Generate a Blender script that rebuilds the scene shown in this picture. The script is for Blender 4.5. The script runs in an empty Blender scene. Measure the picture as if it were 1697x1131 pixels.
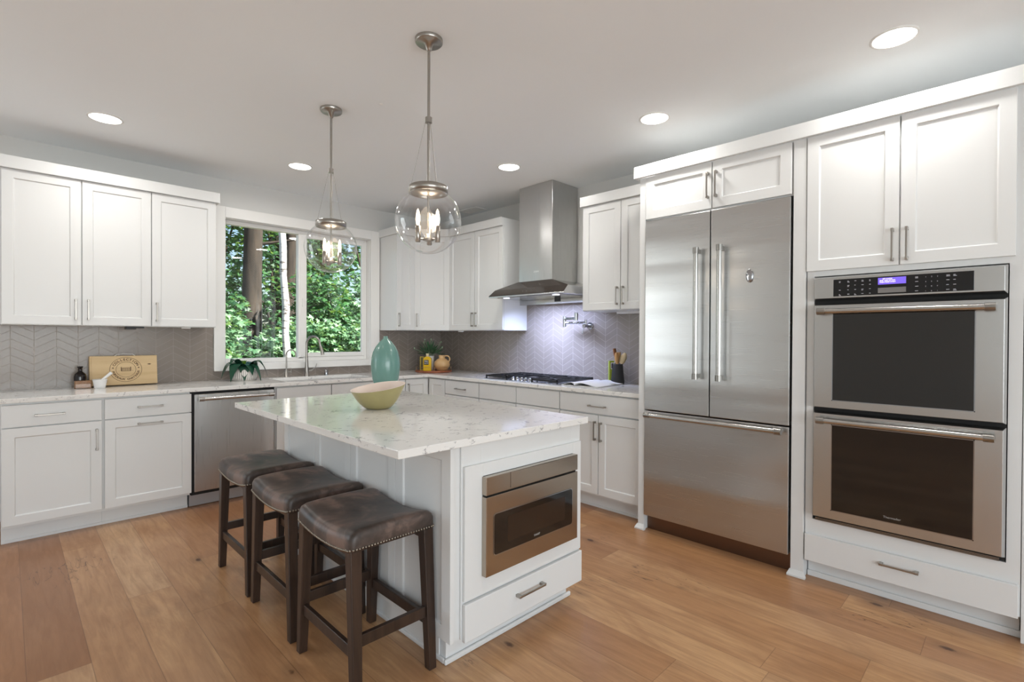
import bpy, bmesh, math, random
from mathutils import Vector, Matrix
random.seed(7)
C = bpy.context.scene.collection
PI = math.pi

# ------------------------------------------------------------------ camera
yaw, pitch, roll = 0.7863, -0.0079, 0.0048
F = Vector((math.cos(yaw), math.sin(yaw), 0)); R = Vector((math.sin(yaw), -math.cos(yaw), 0)); U = Vector((0, 0, 1))
F2 = F*math.cos(pitch) + U*math.sin(pitch); U2 = -F*math.sin(pitch) + U*math.cos(pitch)
R3 = R*math.cos(roll) + U2*math.sin(roll); U3 = -R*math.sin(roll) + U2*math.cos(roll)
cam = bpy.data.objects.new('camera', bpy.data.cameras.new('camera'))
M = Matrix((R3, U3, -F2)).transposed().to_4x4(); M.translation = (-3.7655, -5.0061, 1.3064)
cam.matrix_world = M
cam.data.sensor_width = 36; cam.data.lens = 36*840.5/1697
cam.data.clip_start = 0.05; cam.data.clip_end = 200
C.objects.link(cam); bpy.context.scene.camera = cam

# ------------------------------------------------------------------ world, sun, exposure
sc = bpy.context.scene
sc.view_settings.view_transform = 'Standard'; sc.view_settings.look = 'None'
sc.view_settings.gamma = 1; sc.view_settings.use_curve_mapping = False
sc.view_settings.exposure = 0.28
w = bpy.data.worlds.new('world'); sc.world = w; w.use_nodes = True
wn = w.node_tree.nodes; wl = w.node_tree.links
sky = wn.new('ShaderNodeTexSky'); sky.sky_type = 'NISHITA'; sky.sun_disc = False
sky.sun_elevation = math.radians(48); sky.sun_rotation = math.radians(150)
wn['Background'].inputs[1].default_value = 0.17
wl.new(sky.outputs[0], wn['Background'].inputs[0])
sun = bpy.data.lights.new('sun', 'SUN'); sun.energy = 17.0; sun.angle = math.radians(0.6); sun.color = (1, .95, .86)
so = bpy.data.objects.new('sun', sun); C.objects.link(so)
so.rotation_euler = Vector((0.45, -0.62, 0.72)).to_track_quat('Z', 'Y').to_euler()
def area(name, loc, rot, sx, sy, power, color, spread=PI):
    l = bpy.data.lights.new(name, 'AREA'); l.shape = 'RECTANGLE'; l.size = sx; l.size_y = sy; l.energy = power; l.color = color; l.spread = spread
    o = bpy.data.objects.new(name, l); o.location = loc; o.rotation_euler = rot; C.objects.link(o); return o
area('fill_back', (-4.1, -8.95, 1.35), (PI/2+.45, 0, 0), 4.6, 2.1, 145, (.885, .95, 1))      # added fill lamp standing in for unseen rear windows, shines +y
area('fill_left', (-7.45, -6.9, 1.35), (0, -PI/2-.45, 0), 2.1, 2.8, 18, (.885, .95, 1))     # weak fill lamp added at the unseen left wall, shines +x
area('fill_front_left', (-6.0, -.05, 1.45), (-PI/2-.35, 0, 0), 2.3, 1.9, 34, (.885, .95, 1))       # invented source left of the run, brightens steel reflections and ceiling, shines -y

# ------------------------------------------------------------------ materials
def lin(c):
    return tuple(((v/255)/12.92 if v/255 <= .04045 else ((v/255+.055)/1.055)**2.4) for v in c)
class G:
    """tiny node-graph helper"""
    def __init__(s, name):
        s.m = bpy.data.materials.new(name); s.m.use_nodes = True; s.t = s.m.node_tree; s.n = s.t.nodes; s.l = s.t.links
        s.b = s.n['Principled BSDF']; s.out = s.n['Material Output']
    def new(s, ty, **kw):
        n = s.n.new(ty)
        for k, v in kw.items(): setattr(n, k, v)
        return n
    def put(s, sock, v):
        if hasattr(v, 'is_output'): s.l.new(v, sock)
        else: sock.default_value = v
    def math(s, op, a, b=0.0, c=0.0):
        n = s.new('ShaderNodeMath', operation=op); s.put(n.inputs[0], a); s.put(n.inputs[1], b); s.put(n.inputs[2], c); return n.outputs[0]
    def vec(s, x, y, z):
        n = s.new('ShaderNodeCombineXYZ'); s.put(n.inputs[0], x); s.put(n.inputs[1], y); s.put(n.inputs[2], z); return n.outputs[0]
    def pos(s):
        g = s.new('ShaderNodeNewGeometry'); x = s.new('ShaderNodeSeparateXYZ'); s.l.new(g.outputs['Position'], x.inputs[0]); return x.outputs
    def objpos(s):
        g = s.new('ShaderNodeTexCoord'); x = s.new('ShaderNodeSeparateXYZ'); s.l.new(g.outputs['Object'], x.inputs[0]); return x.outputs
    def noise(s, v, scale, detail=3, rough=.5, dist=0.0):
        n = s.new('ShaderNodeTexNoise'); s.put(n.inputs['Vector'], v); n.inputs['Scale'].default_value = scale; n.inputs['Detail'].default_value = detail
        n.inputs['Roughness'].default_value = rough; n.inputs['Distortion'].default_value = dist; return n.outputs[0]
    def white(s, v):
        n = s.new('ShaderNodeTexWhiteNoise', noise_dimensions='3D'); s.put(n.inputs['Vector'], v); return n.outputs[0]
    def ramp(s, f, stops):
        n = s.new('ShaderNodeValToRGB'); s.put(n.inputs[0], f); e = n.color_ramp.elements
        while len(e) < len(stops): e.new(.5)
        for i, (p, c) in enumerate(stops): e[i].position = p; e[i].color = (*c, 1) if len(c) == 3 else c
        return n.outputs[0]
    def mix(s, f, a, b, mode='MIX'):
        n = s.new('ShaderNodeMix', data_type='RGBA', blend_type=mode); s.put(n.inputs[0], f)
        for k, v in ((6, a), (7, b)):
            s.put(n.inputs[k], v if hasattr(v, 'is_output') or len(v) == 4 else (*v, 1))
        return n.outputs[2]
    def bump(s, h, strength, dist=.01):
        n = s.new('ShaderNodeBump'); s.put(n.inputs['Height'], h); n.inputs['Strength'].default_value = strength; n.inputs['Distance'].default_value = dist
        s.l.new(n.outputs[0], s.b.inputs['Normal'])
def mat(name, col, rough=.5, metal=0.0, bump=None, var=0.0, **kw):
    g = G(name); b = g.b
    b.inputs['Base Color'].default_value = (*lin(col), 1); b.inputs['Roughness'].default_value = rough; b.inputs['Metallic'].default_value = metal
    p = g.objpos(); v = g.vec(p[0], p[1], p[2])
    nz = g.noise(v, 18 if bump is None else bump[0], 3)
    if bump: g.bump(nz, bump[1], .002)
    if var:
        c = lin(col); g.put(b.inputs['Base Color'], g.mix(nz, tuple(k*(1-var) for k in c), tuple(min(1, k*(1+var)) for k in c)))
    for k, val in kw.items(): b.inputs[k.replace('_', ' ')].default_value = val
    return g.m
WHITE = mat('white_cabinet_paint', (222, 223, 222), .32, bump=(120, .02))
TRIM = mat('white_trim_paint', (236, 235, 232), .38, bump=(90, .02))
WALL = mat('warm_grey_wall_paint', (216, 216, 213), .75, bump=(160, .08))
CEIL = mat('ceiling_paint', (240, 243, 244), .85, bump=(200, .08))
NICKEL = mat('brushed_nickel', (168, 164, 158), .3, 1.0, bump=(200, .03))
CHROME = mat('polished_chrome', (176, 178, 182), .10, 1.0, bump=(50, .004))
BLACK = mat('cast_iron_black', (24, 24, 26), .45, bump=(300, .1))
GAPM = mat('dark_gap', (16, 16, 16), .7, bump=(60, .02))
BLKGLASS = mat('black_glass', (14, 12, 11), .06, bump=(3, .004), Specular_IOR_Level=.8)
LOGOM = mat('logo_grey', (168, 166, 162), .4, bump=(60, .02))
DARKPANEL = mat('oven_display_glass', (18, 18, 20), .12, bump=(3, .004))
WOODDK = None
def steel(name, axis, base=(196, 196, 195), rough=.27, wav=.05, brown=False):
    """brushed stainless: fine streaks along one axis, a slow wave across it"""
    g = G(name); p = g.pos(); b = g.b; b.inputs['Metallic'].default_value = 1
    k = {'h': (3, 3, 420), 'v': (420, 420, 3)}[axis]
    fine = g.noise(g.vec(g.math('MULTIPLY', p[0], k[0]), g.math('MULTIPLY', p[1], k[1]), g.math('MULTIPLY', p[2], k[2])), 1.0, 2)
    k2 = {'h': (.35, .35, 5.5), 'v': (5, 5, .35)}[axis]
    slow = g.noise(g.vec(g.math('MULTIPLY', p[0], k2[0]), g.math('MULTIPLY', p[1], k2[1]), g.math('MULTIPLY', p[2], k2[2])), 1.0, 1)
    c = lin(base); g.put(b.inputs['Base Color'], g.mix(fine, tuple(x*.985 for x in c), tuple(min(1, x*1.015) for x in c)))
    g.put(b.inputs['Roughness'], g.math('MULTIPLY_ADD', fine, .012, rough))
    g.bump(slow, wav, .35)
    return g.m
STEELH = steel('stainless_horizontal_grain', 'h')
STEELV = steel('stainless_vertical_grain', 'v', wav=.03)
STEELP = steel('stainless_plain', 'h', rough=.26, wav=.004)
STEELCAP = mat('stainless_end_cap', (158, 156, 152), .3, 1.0, bump=(200, .02))
STEELBAR = mat('stainless_handle_bar', (188, 187, 184), .24, 1.0, bump=(300, .02))
STEELDK = steel('stainless_kick_plate', 'h', base=(120, 98, 84), rough=.35, wav=.01)

def leather():
    g = G('distressed_brown_leather'); p = g.objpos(); v = g.vec(p[0], p[1], p[2])
    n1 = g.noise(v, 7, 4, .6, .4); n2 = g.noise(v, 260, 2)
    g.put(g.b.inputs['Base Color'], g.ramp(n1, [(.34, lin((44, 38, 34))), (.5, lin((78, 66, 60))), (.64, lin((122, 100, 90)))]))
    g.put(g.b.inputs['Roughness'], g.math('MULTIPLY_ADD', n1, .2, .33)); g.bump(g.math('ADD', g.math('MULTIPLY', n1, .3), g.math('MULTIPLY', n2, .3)), .25, .003); return g.m
LEATHER = leather()
def wood(name, c1, c2, ax=2, rough=.4, sc=22, stretch=.06):
    g = G(name); p = g.objpos(); q = [p[0], p[1], p[2]]; q[ax] = g.math('MULTIPLY', q[ax], stretch)
    n = g.noise(g.vec(*q), sc, 5, .6, .6)
    g.put(g.b.inputs['Base Color'], g.ramp(n, [(.3, lin(c1)), (.7, lin(c2))])); g.b.inputs['Roughness'].default_value = rough; g.bump(n, .15, .002); return g.m
STOOLWOOD = wood('dark_walnut_stain', (34, 24, 19), (66, 49, 39), 2, .32)
BOXWOOD = wood('pale_pine', (208, 176, 128), (232, 204, 158), 0, .5, 14)
SPOONWOOD = wood('beech_wood', (196, 146, 88), (222, 178, 118), 2, .5, 30)
SPOONDK = wood('acacia_wood', (120, 76, 46), (160, 106, 66), 2, .5, 30)
TRAYWOOD = wood('reddish_tray_wood', (120, 66, 44), (168, 98, 66), 0, .4, 20)

def floor_mat():
    g = G('oak_floor_planks'); p = g.pos(); W = .187; L = 1.83
    xs = g.math('DIVIDE', g.math('ADD', p[0], 3.90), W); row = g.math('FLOOR', xs); fx = g.math('FRACT', xs)
    off = g.white(g.vec(row, 3.1, 0))
    ys = g.math('ADD', g.math('DIVIDE', p[1], L), g.math('MULTIPLY', off, 7.3)); col = g.math('FLOOR', ys); fy = g.math('FRACT', ys)
    pid = g.vec(row, col, 0); r1 = g.white(pid); r2 = g.white(g.vec(row, col, 5))
    gx = g.math('ADD', g.math('MULTIPLY', p[0], 1.0), g.math('MULTIPLY', r1, 13)); gy = g.math('ADD', g.math('MULTIPLY', p[1], .09), g.math('MULTIPLY', r2, 9))
    grain = g.noise(g.vec(gx, gy, r1), 38, 5, .62, .8)
    broad = g.noise(g.vec(gx, g.math('MULTIPLY', gy, 4), r2), 4.0, 4, .6, 1.4)
    base = g.ramp(r1, [(0, lin((150, 104, 70))), (.25, lin((184, 138, 96))), (.5, lin((204, 162, 118))), (.75, lin((166, 118, 80))), (1, lin((212, 174, 132)))])
    c = g.mix(g.ramp(grain, [(.38, (0, 0, 0)), (.68, (.62, .62, .62))]), base, g.mix(.62, base, lin((122, 80, 48))))
    c = g.mix(g.ramp(broad, [(.42, (0, 0, 0)), (.62, (1, 1, 1))]), c, g.mix(.35, c, lin((140, 92, 56))))
    kv = g.new('ShaderNodeTexVoronoi'); g.put(kv.inputs['Vector'], g.vec(g.math('MULTIPLY', p[0], 4.2), g.math('MULTIPLY', p[1], 2.3), 0)); kv.inputs['Scale'].default_value = 1.0
    knot = g.math('ADD', kv.outputs[0], g.math('MULTIPLY', g.noise(g.vec(p[0], p[1], 0), 60, 2), .035))
    kc = g.ramp(knot, [(.0, (1, 1, 1)), (.055, (.9, .9, .9)), (.09, (.28, .28, .28)), (.24, (0, 0, 0))])
    c = g.mix(kc, c, lin((70, 40, 24)))
    ck = g.noise(g.vec(g.math('MULTIPLY_ADD', p[0], 9, g.math('MULTIPLY', r1, 31)), g.math('MULTIPLY', p[1], 1.6), 3.3), 2.4, 3, .5, .4)
    ckm = g.noise(g.vec(p[0], p[1], 8.1), 2.1, 2)
    crack = g.math('MULTIPLY', g.ramp(g.math('ABSOLUTE', g.math('SUBTRACT', ck, .5)), [(0, (1, 1, 1)), (.006, (.7, .7, .7)), (.014, (0, 0, 0))]), g.ramp(ckm, [(.6, (0, 0, 0)), (.66, (1, 1, 1))]))
    c = g.mix(g.math('MULTIPLY', crack, .75), c, lin((74, 44, 28)))
    ex = g.math('MINIMUM', fx, g.math('SUBTRACT', 1, fx)); ey = g.math('MULTIPLY', g.math('MINIMUM', fy, g.math('SUBTRACT', 1, fy)), L/W)
    gap = g.math('LESS_THAN', g.math('MINIMUM', ex, ey), .008)
    c = g.mix(g.math('MULTIPLY', gap, .42), c, lin((84, 52, 32)))
    g.put(g.b.inputs['Base Color'], c); g.put(g.b.inputs['Roughness'], g.math('MULTIPLY_ADD', grain, .14, .24))
    g.bump(g.math('SUBTRACT', g.math('MULTIPLY', grain, .12), gap), .12, .002); return g.m
def quartz():
    g = G('white_quartz'); p = g.pos(); v = g.vec(p[0], g.math('MULTIPLY', p[1], 1), g.math('MULTIPLY', p[2], 1.4))
    n = g.noise(v, 5, 6, .72, 1.6); n2 = g.noise(v, 13, 5, .68, 1.4); n3 = g.noise(v, 2.5, 3, .5, .5)
    v1 = g.math('ABSOLUTE', g.math('SUBTRACT', n, .5)); vein = g.ramp(v1, [(0, (1, 1, 1)), (.008, (.8, .8, .8)), (.03, (0, 0, 0))])
    mask = g.ramp(n2, [(.53, (0, 0, 0)), (.60, (1, 1, 1))])
    fleck = g.ramp(n2, [(.66, (0, 0, 0)), (.72, (1, 1, 1))])
    c = g.mix(n3, lin((226, 224, 220)), lin((236, 235, 232)))
    vm = g.new('ShaderNodeMix', data_type='RGBA', blend_type='MULTIPLY'); vm.inputs[0].default_value = 1; g.l.new(vein, vm.inputs[6]); g.l.new(mask, vm.inputs[7])
    c = g.mix(vm.outputs[2], c, lin((140, 138, 140))); c = g.mix(g.math('MULTIPLY', fleck, .3), c, lin((178, 176, 176)))
    g.put(g.b.inputs['Base Color'], c); g.b.inputs['Roughness'].default_value = .09; return g.m
def tile():
    g = G('taupe_chevron_tile'); p = g.pos(); W = .121; H = .0575
    a = g.math('ADD', g.math('ADD', p[0], p[1]), 50*W)
    ca = g.math('DIVIDE', a, W); col = g.math('FLOOR', ca); fa = g.math('FRACT', ca)
    tri = g.math('PINGPONG', a, W)
    z = g.math('SUBTRACT', p[2], g.math('MULTIPLY', tri, .58)); cz = g.math('DIVIDE', z, H); row = g.math('FLOOR', cz); fz = g.math('FRACT', cz)
    ea = g.math('MULTIPLY', g.math('MINIMUM', fa, g.math('SUBTRACT', 1, fa)), W); ez = g.math('MULTIPLY', g.math('MINIMUM', fz, g.math('SUBTRACT', 1, fz)), H)
    e = g.math('MINIMUM', ea, ez); grout = g.ramp(g.math('MULTIPLY', e, 100), [(.1, (1, 1, 1)), (.16, (0, 0, 0))])
    r = g.white(g.vec(col, row, 1))
    c = g.mix(r, lin((136, 126, 118)), lin((140, 131, 123))); c = g.mix(g.math('MULTIPLY', grout, .5), c, lin((184, 176, 168)))
    g.put(g.b.inputs['Base Color'], c); g.put(g.b.inputs['Roughness'], g.math('MULTIPLY_ADD', grout, .5, .22)); g.bump(g.math('MULTIPLY', grout, -1), .25, .001); return g.m
FLOOR, QUARTZ, TILE = floor_mat(), quartz(), tile()
def thin_glass(name, tint=(1, 1, 1), edge=.45, lo=.03):
    g = G(name); tr = g.new('ShaderNodeBsdfTransparent'); tr.inputs[0].default_value = (*tint, 1)
    gl = g.new('ShaderNodeBsdfGlossy'); gl.inputs['Roughness'].default_value = .01; gl.inputs[0].default_value = (1, 1, 1, 1)
    lw = g.new('ShaderNodeLayerWeight'); lw.inputs[0].default_value = .3
    f = g.math('MULTIPLY_ADD', g.math('POWER', lw.outputs[1], 2.2), edge, lo)
    m = g.new('ShaderNodeMixShader'); g.put(m.inputs[0], f); g.l.new(tr.outputs[0], m.inputs[1]); g.l.new(gl.outputs[0], m.inputs[2]); g.l.new(m.outputs[0], g.out.inputs[0]); return g.m
PANE = thin_glass('window_glass', (.97, .99, .98), .3, .02)
GLOBE = thin_glass('pendant_globe_glass', (.97, .97, .97), 1.0, .07)
def emit(name, col, s):
    g = G(name); g.b.inputs['Base Color'].default_value = (*col, 1); g.b.inputs['Emission Color'].default_value = (*col, 1); g.b.inputs['Emission Strength'].default_value = s; return g.m
LENS = emit('downlight_lens', (1, .97, .92), 6.0)
BULB = emit('candle_bulb_glow', (1, .80, .58), 3.2)
DISPLAY = emit('violet_display', lin((104, 84, 196)), .8)
GLYPH = emit('lit_glyphs', (.5, .5, .54), .12)
PRINT = mat('brown_print', (92, 62, 38), .7, bump=(90, .02))
def foliage_mat(name, c1, c2):
    g = G(name); oi = g.new('ShaderNodeNewGeometry'); r = oi.outputs['Random Per Island']
    c = g.mix(r, lin(c1), lin(c2)); b = g.b; g.put(b.inputs['Base Color'], c); b.inputs['Roughness'].default_value = .42
    t = g.new('ShaderNodeBsdfTranslucent'); g.put(t.inputs[0], g.mix(.5, c, (.35, .55, .08)))
    m = g.new('ShaderNodeMixShader'); m.inputs[0].default_value = .35; g.l.new(b.outputs[0], m.inputs[1]); g.l.new(t.outputs[0], m.inputs[2]); g.l.new(m.outputs[0], g.out.inputs[0]); return g.m
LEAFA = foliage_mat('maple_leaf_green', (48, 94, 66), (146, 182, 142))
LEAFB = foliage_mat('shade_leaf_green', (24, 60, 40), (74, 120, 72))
BARK = wood('fir_bark', (26, 21, 17), (66, 55, 46), 2, .95, 14, .12)
def birch():
    g = G('birch_bark'); p = g.objpos(); n = g.noise(g.vec(g.math('MULTIPLY', p[0], .6), g.math('MULTIPLY', p[1], .6), g.math('MULTIPLY', p[2], 3)), 9, 4, .7)
    g.put(g.b.inputs['Base Color'], g.ramp(n, [(.38, lin((86, 78, 74))), (.46, lin((206, 204, 200))), (1, lin((240, 238, 232)))])); g.b.inputs['Roughness'].default_value = .7; return g.m
BIRCH = birch()
SOIL = mat('forest_soil', (84, 72, 50), .95, bump=(6, .8), var=.4)

# ------------------------------------------------------------------ mesh builder
def Q(f, a, n, z): return (a, -n, z) if f == 'A' else (-n, a, z)
class MB:
    def __init__(s): s.v = []; s.f = []; s.s = []
    def add(s, vs, fs, smooth=False):
        o = len(s.v); s.v += [tuple(v) for v in vs]; s.f += [tuple(i+o for i in f) for f in fs]; s.s += [smooth]*len(fs); return s
    def box(s, x0, x1, y0, y1, z0, z1):
        x0, x1 = sorted((x0, x1)); y0, y1 = sorted((y0, y1)); z0, z1 = sorted((z0, z1))
        return s.add([(x, y, z) for z in (z0, z1) for y in (y0, y1) for x in (x0, x1)], [(0, 2, 3, 1), (4, 5, 7, 6), (0, 1, 5, 4), (2, 6, 7, 3), (0, 4, 6, 2), (1, 3, 7, 5)])
    def fb(s, f, a0, a1, n0, n1, z0, z1):
        p, q = Q(f, a0, n0, z0), Q(f, a1, n1, z1); return s.box(p[0], q[0], p[1], q[1], p[2], q[2])
    def hexa(s, p): return s.add(p, [(0, 3, 2, 1), (4, 5, 6, 7), (0, 1, 5, 4), (1, 2, 6, 5), (2, 3, 7, 6), (3, 0, 4, 7)])
    def rings(s, rs, cap0=True, cap1=True, smooth=True, closed=True):
        n = len(rs[0]); vs = [v for r in rs for v in r]; fs = []
        for k in range(len(rs)-1):
            for i in range(n if closed else n-1):
                j = (i+1) % n; fs.append((k*n+i, k*n+j, (k+1)*n+j, (k+1)*n+i))
        s.add(vs, fs, smooth)
        if cap0: s.add(rs[0], [tuple(range(n))[::-1]])
        if cap1: s.add(rs[-1], [tuple(range(n))])
        return s
    def lathe(s, c, prof, n=32, cap0=True, cap1=True, axis='z', smooth=True):
        def pt(r, h, t):
            a, b = r*math.cos(t), r*math.sin(t)
            return {'z': (c[0]+a, c[1]+b, c[2]+h), 'x': (c[0]+h, c[1]+a, c[2]+b), 'y': (c[0]+a, c[1]+h, c[2]+b)}[axis]
        return s.rings([[pt(max(r, 1e-5), h, 2*PI*i/n) for i in range(n)] for r, h in prof], cap0, cap1, smooth)
    def tube(s, pts, r, n=10, cap=True, smooth=True):
        pts = [Vector(p) for p in pts]; rr = r if isinstance(r, (list, tuple)) else [r]*len(pts); rs = []; up = None
        for i, p in enumerate(pts):
            d = (pts[min(i+1, len(pts)-1)] - pts[max(i-1, 0)]).normalized()
            if up is None: up = Vector((0, 0, 1)) if abs(d.z) < .9 else Vector((1, 0, 0))
            u = (up - d*up.dot(d)).normalized(); v = d.cross(u); up = u
            rs.append([tuple(p + (u*math.cos(2*PI*k/n) + v*math.sin(2*PI*k/n))*rr[i]) for k in range(n)])
        return s.rings(rs, cap, cap, smooth)
    def ball(s, c, r, n=14, m=8, sx=1, sy=1, sz=1):
        return s.rings([[(c[0]+sx*r*math.sin(PI*k/m)*math.cos(2*PI*i/n), c[1]+sy*r*math.sin(PI*k/m)*math.sin(2*PI*i/n), c[2]-sz*r*math.cos(PI*k/m)) for i in range(n)] for k in range(m+1)] if m else [], False, False)
    def text(s, txt, size, fn, depth=.0004, off=0.0):
        cu = bpy.data.curves.new('t', 'FONT'); cu.body = txt; cu.size = size; cu.align_x = 'CENTER'; cu.align_y = 'CENTER'; cu.extrude = depth; cu.offset = off
        ob = bpy.data.objects.new('t', cu); me = ob.to_mesh(); vs = [fn(*v.co) for v in me.vertices]; fs = [tuple(p.vertices) for p in me.polygons]
        s.add(vs, fs); ob.to_mesh_clear(); bpy.data.objects.remove(ob); bpy.data.curves.remove(cu); return s
    def build(s, name, m, parent=None, bevel=0, kind=None, label=None, seg=2, loc=None, recalc=True):
        org = Vector((0, 0, 0)); q = parent
        while q is not None: org += q.location; q = q.parent
        if parent is None and loc is not None: org = Vector(loc)
        me = bpy.data.meshes.new(name); me.from_pydata([Vector(v)-org for v in s.v], [], s.f); me.polygons.foreach_set('use_smooth', s.s)
        if recalc and len(s.f) < 30000:
            b = bmesh.new(); b.from_mesh(me); bmesh.ops.recalc_face_normals(b, faces=b.faces); b.to_mesh(me); b.free()
        me.materials.append(m); o = bpy.data.objects.new(name, me); C.objects.link(o)
        if parent is not None: o.parent = parent
        elif loc is not None: o.location = loc
        if bevel:
            bv = o.modifiers.new('bevel', 'BEVEL'); bv.width = bevel; bv.segments = seg; bv.limit_method = 'ANGLE'; bv.angle_limit = math.radians(40)
        if kind: o['kind'] = kind
        if label: o['label'] = label
        return o
def thing(name, label, cat, loc=(0, 0, 0), group=None):
    o = bpy.data.objects.new(name, None); o.location = loc; o.empty_display_size = .1; C.objects.link(o); o['label'] = label; o['category'] = cat
    if group: o['group'] = group
    return o
def tag(o, label, cat, group=None):
    o['label'] = label; o['category'] = cat
    if group: o['group'] = group
    return o
def copy_tree(o, parent=None):
    c = o.copy(); C.objects.link(c); c.parent = parent
    for ch in list(o.children): copy_tree(ch, c)
    return c

# ------------------------------------------------------------------ room shell
CZ = 2.694
MB().box(-7.5, .15, -9, .15, -.12, 0).build('floor', FLOOR, kind='structure')
MB().box(-7.65, .15, -12.2, .15, CZ, CZ+.25).build('ceiling', CEIL, kind='structure')  # slab runs past the rear wall as an unseen eave added to block sun
WX0, WX1, WZ0, WZ1 = -2.385, -.957, 1.052, 2.357     # window opening
b = MB(); b.box(-4.8, WX0, 0, .15, 0, CZ); b.box(-7.65, -7.2, 0, .15, 0, CZ); b.box(-7.2, -4.8, 0, .15, 0, .5); b.box(-7.2, -4.8, 0, .15, 2.4, CZ); b.box(WX1, .15, 0, .15, 0, CZ); b.box(WX0, WX1, 0, .15, 0, WZ0); b.box(WX0, WX1, 0, .15, WZ1, CZ)
b.build('wall_window', WALL, kind='structure')
MB().box(0, .15, -9.15, 0, 0, CZ).build('wall_right', WALL, kind='structure')
b = MB(); b.box(-7.65, -7.5, -9.15, -8.4, 0, CZ); b.box(-7.65, -7.5, -5.4, -.001, 0, CZ); b.box(-7.65, -7.5, -8.4, -5.4, 0, .25); b.box(-7.65, -7.5, -8.4, -5.4, 2.45, CZ)
b.build('wall_left', WALL, kind='structure')
b = MB(); b.box(-7.5, -6.5, -9.15, -9, 0, CZ); b.box(-1.7, 0, -9.15, -9, 0, CZ); b.box(-6.5, -1.7, -9.15, -9, 0, .25); b.box(-6.5, -1.7, -9.15, -9, 2.45, CZ)
b.build('wall_back', WALL, kind='structure')
# backsplash tile
ZU = 1.372
b = MB()
b.box(-3.83, -2.478, -.008, 0, .914, ZU+.01); b.box(-2.478, -.852, -.008, 0, .914, .996); b.box(-.852, 0, -.008, 0, .914, ZU+.01)
b.build('wall_window_tile', TILE, kind='structure')
b = MB(); b.box(-.008, 0, -3.165, -.008, .914, ZU+.01); b.box(-.008, 0, -2.42, -1.45, ZU+.01, 1.80); b.box(-.008, 0, -3.165, -2.42, ZU+.01, 1.535)
b.build('wall_right_tile', TILE, kind='structure')

# ------------------------------------------------------------------ window
b = MB(); oz0, oz1, ox0, ox1 = .996, 2.452, -2.475, -.852; cn = .022
for (x0, x1, z0, z1) in ((ox0, WX0, oz0, oz1), (WX1, ox1, oz0, oz1), (WX0, WX1, WZ1, oz1), (WX0, WX1, oz0, WZ0)): b.box(x0, x1, -cn, -.0005, z0, z1)
b.box(ox0, ox1, -.030, -.0225, oz0-.004, oz0+.010)
trim = b.build('window_1_trim', TRIM, bevel=.003, kind='structure')
win = bpy.data.objects.new('window_1', None); C.objects.link(win); win['kind'] = 'structure'; win.location = (-1.67, .08, 1.05)
b = MB()   # jamb lining
for (x0, x1, z0, z1) in ((WX0, WX0+.004, WZ0, WZ1), (WX1-.004, WX1, WZ0, WZ1), (WX0, WX1, WZ1-.004, WZ1), (WX0, WX1, WZ0, WZ0+.004)): b.box(x0, x1, -.001, .065, z0, z1)
b.build('window_jamb', TRIM, win)
b = MB()
def frame(b, x0, x1, z0, z1, y0, y1, wl_, wr, wt, wb):
    b.box(x0, x0+wl_, y0, y1, z0, z1); b.box(x1-wr, x1, y0, y1, z0, z1); b.box(x0+wl_, x1-wr, y0, y1, z1-wt, z1); b.box(x0+wl_, x1-wr, y0, y1, z0, z0+wb)
frame(b, WX0+.004, WX1-.004, WZ0+.004, WZ1-.004, .066, .13, .022, .03, .034, .04)
b.box(-1.705, -1.655, .066, .13, WZ0+.03, WZ1-.03)
b.build('window_frame', TRIM, win, bevel=.003)
b = MB(); frame(b, -1.690, -.99, WZ0+.045, WZ1-.036, .06, .095, .065, .03, .03, .042); b.build('window_sash', TRIM, win, bevel=.003)
MB().box(WX0+.02, -1.70, .1, .104, WZ0+.03, WZ1-.03).build('window_pane', PANE, win)
MB().box(-1.63, -1.01, .076, .080, WZ0+.08, WZ1-.06).build('window_pane', PANE, win)
MB().box(-1.672, -1.664, .045, .062, 1.60, 1.68).build('window_latch', TRIM, win, bevel=.002)

# ------------------------------------------------------------------ cabinet pieces
def shaker(f, a0, a1, z0, z1, n, parent, name='door', st=.057, rec=.009, th=.02, label=None):
    if a0 > a1: a0, a1 = a1, a0
    b = MB(); e = .0045
    o = [(a0, z0), (a1, z0), (a1, z1), (a0, z1)]; i = [(a0+st, z0+st), (a1-st, z0+st), (a1-st, z1-st), (a0+st, z1-st)]; k = [(a0+st+e, z0+st+e), (a1-st-e, z0+st+e), (a1-st-e, z1-st-e), (a0+st+e, z1-st-e)]
    vs = [Q(f, a, n-th, z) for a, z in o] + [Q(f, a, n, z) for a, z in o] + [Q(f, a, n, z) for a, z in i] + [Q(f, a, n-rec, z) for a, z in k]
    fs = [(0, 1, 2, 3), (12, 13, 14, 15)] + [(q, (q+1) % 4, 4+(q+1) % 4, 4+q) for q in range(4)] + [(4+q, 4+(q+1) % 4, 8+(q+1) % 4, 8+q) for q in range(4)] + [(8+q, 8+(q+1) % 4, 12+(q+1) % 4, 12+q) for q in range(4)]
    b.add(vs, fs); return b.build(name, WHITE, parent, bevel=.0018, label=label)
def slab(f, a0, a1, z0, z1, n, parent, name='drawer', th=.02):
    return MB().fb(f, a0, a1, n-th, n, z0, z1).build(name, WHITE, parent, bevel=.0025)
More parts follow.
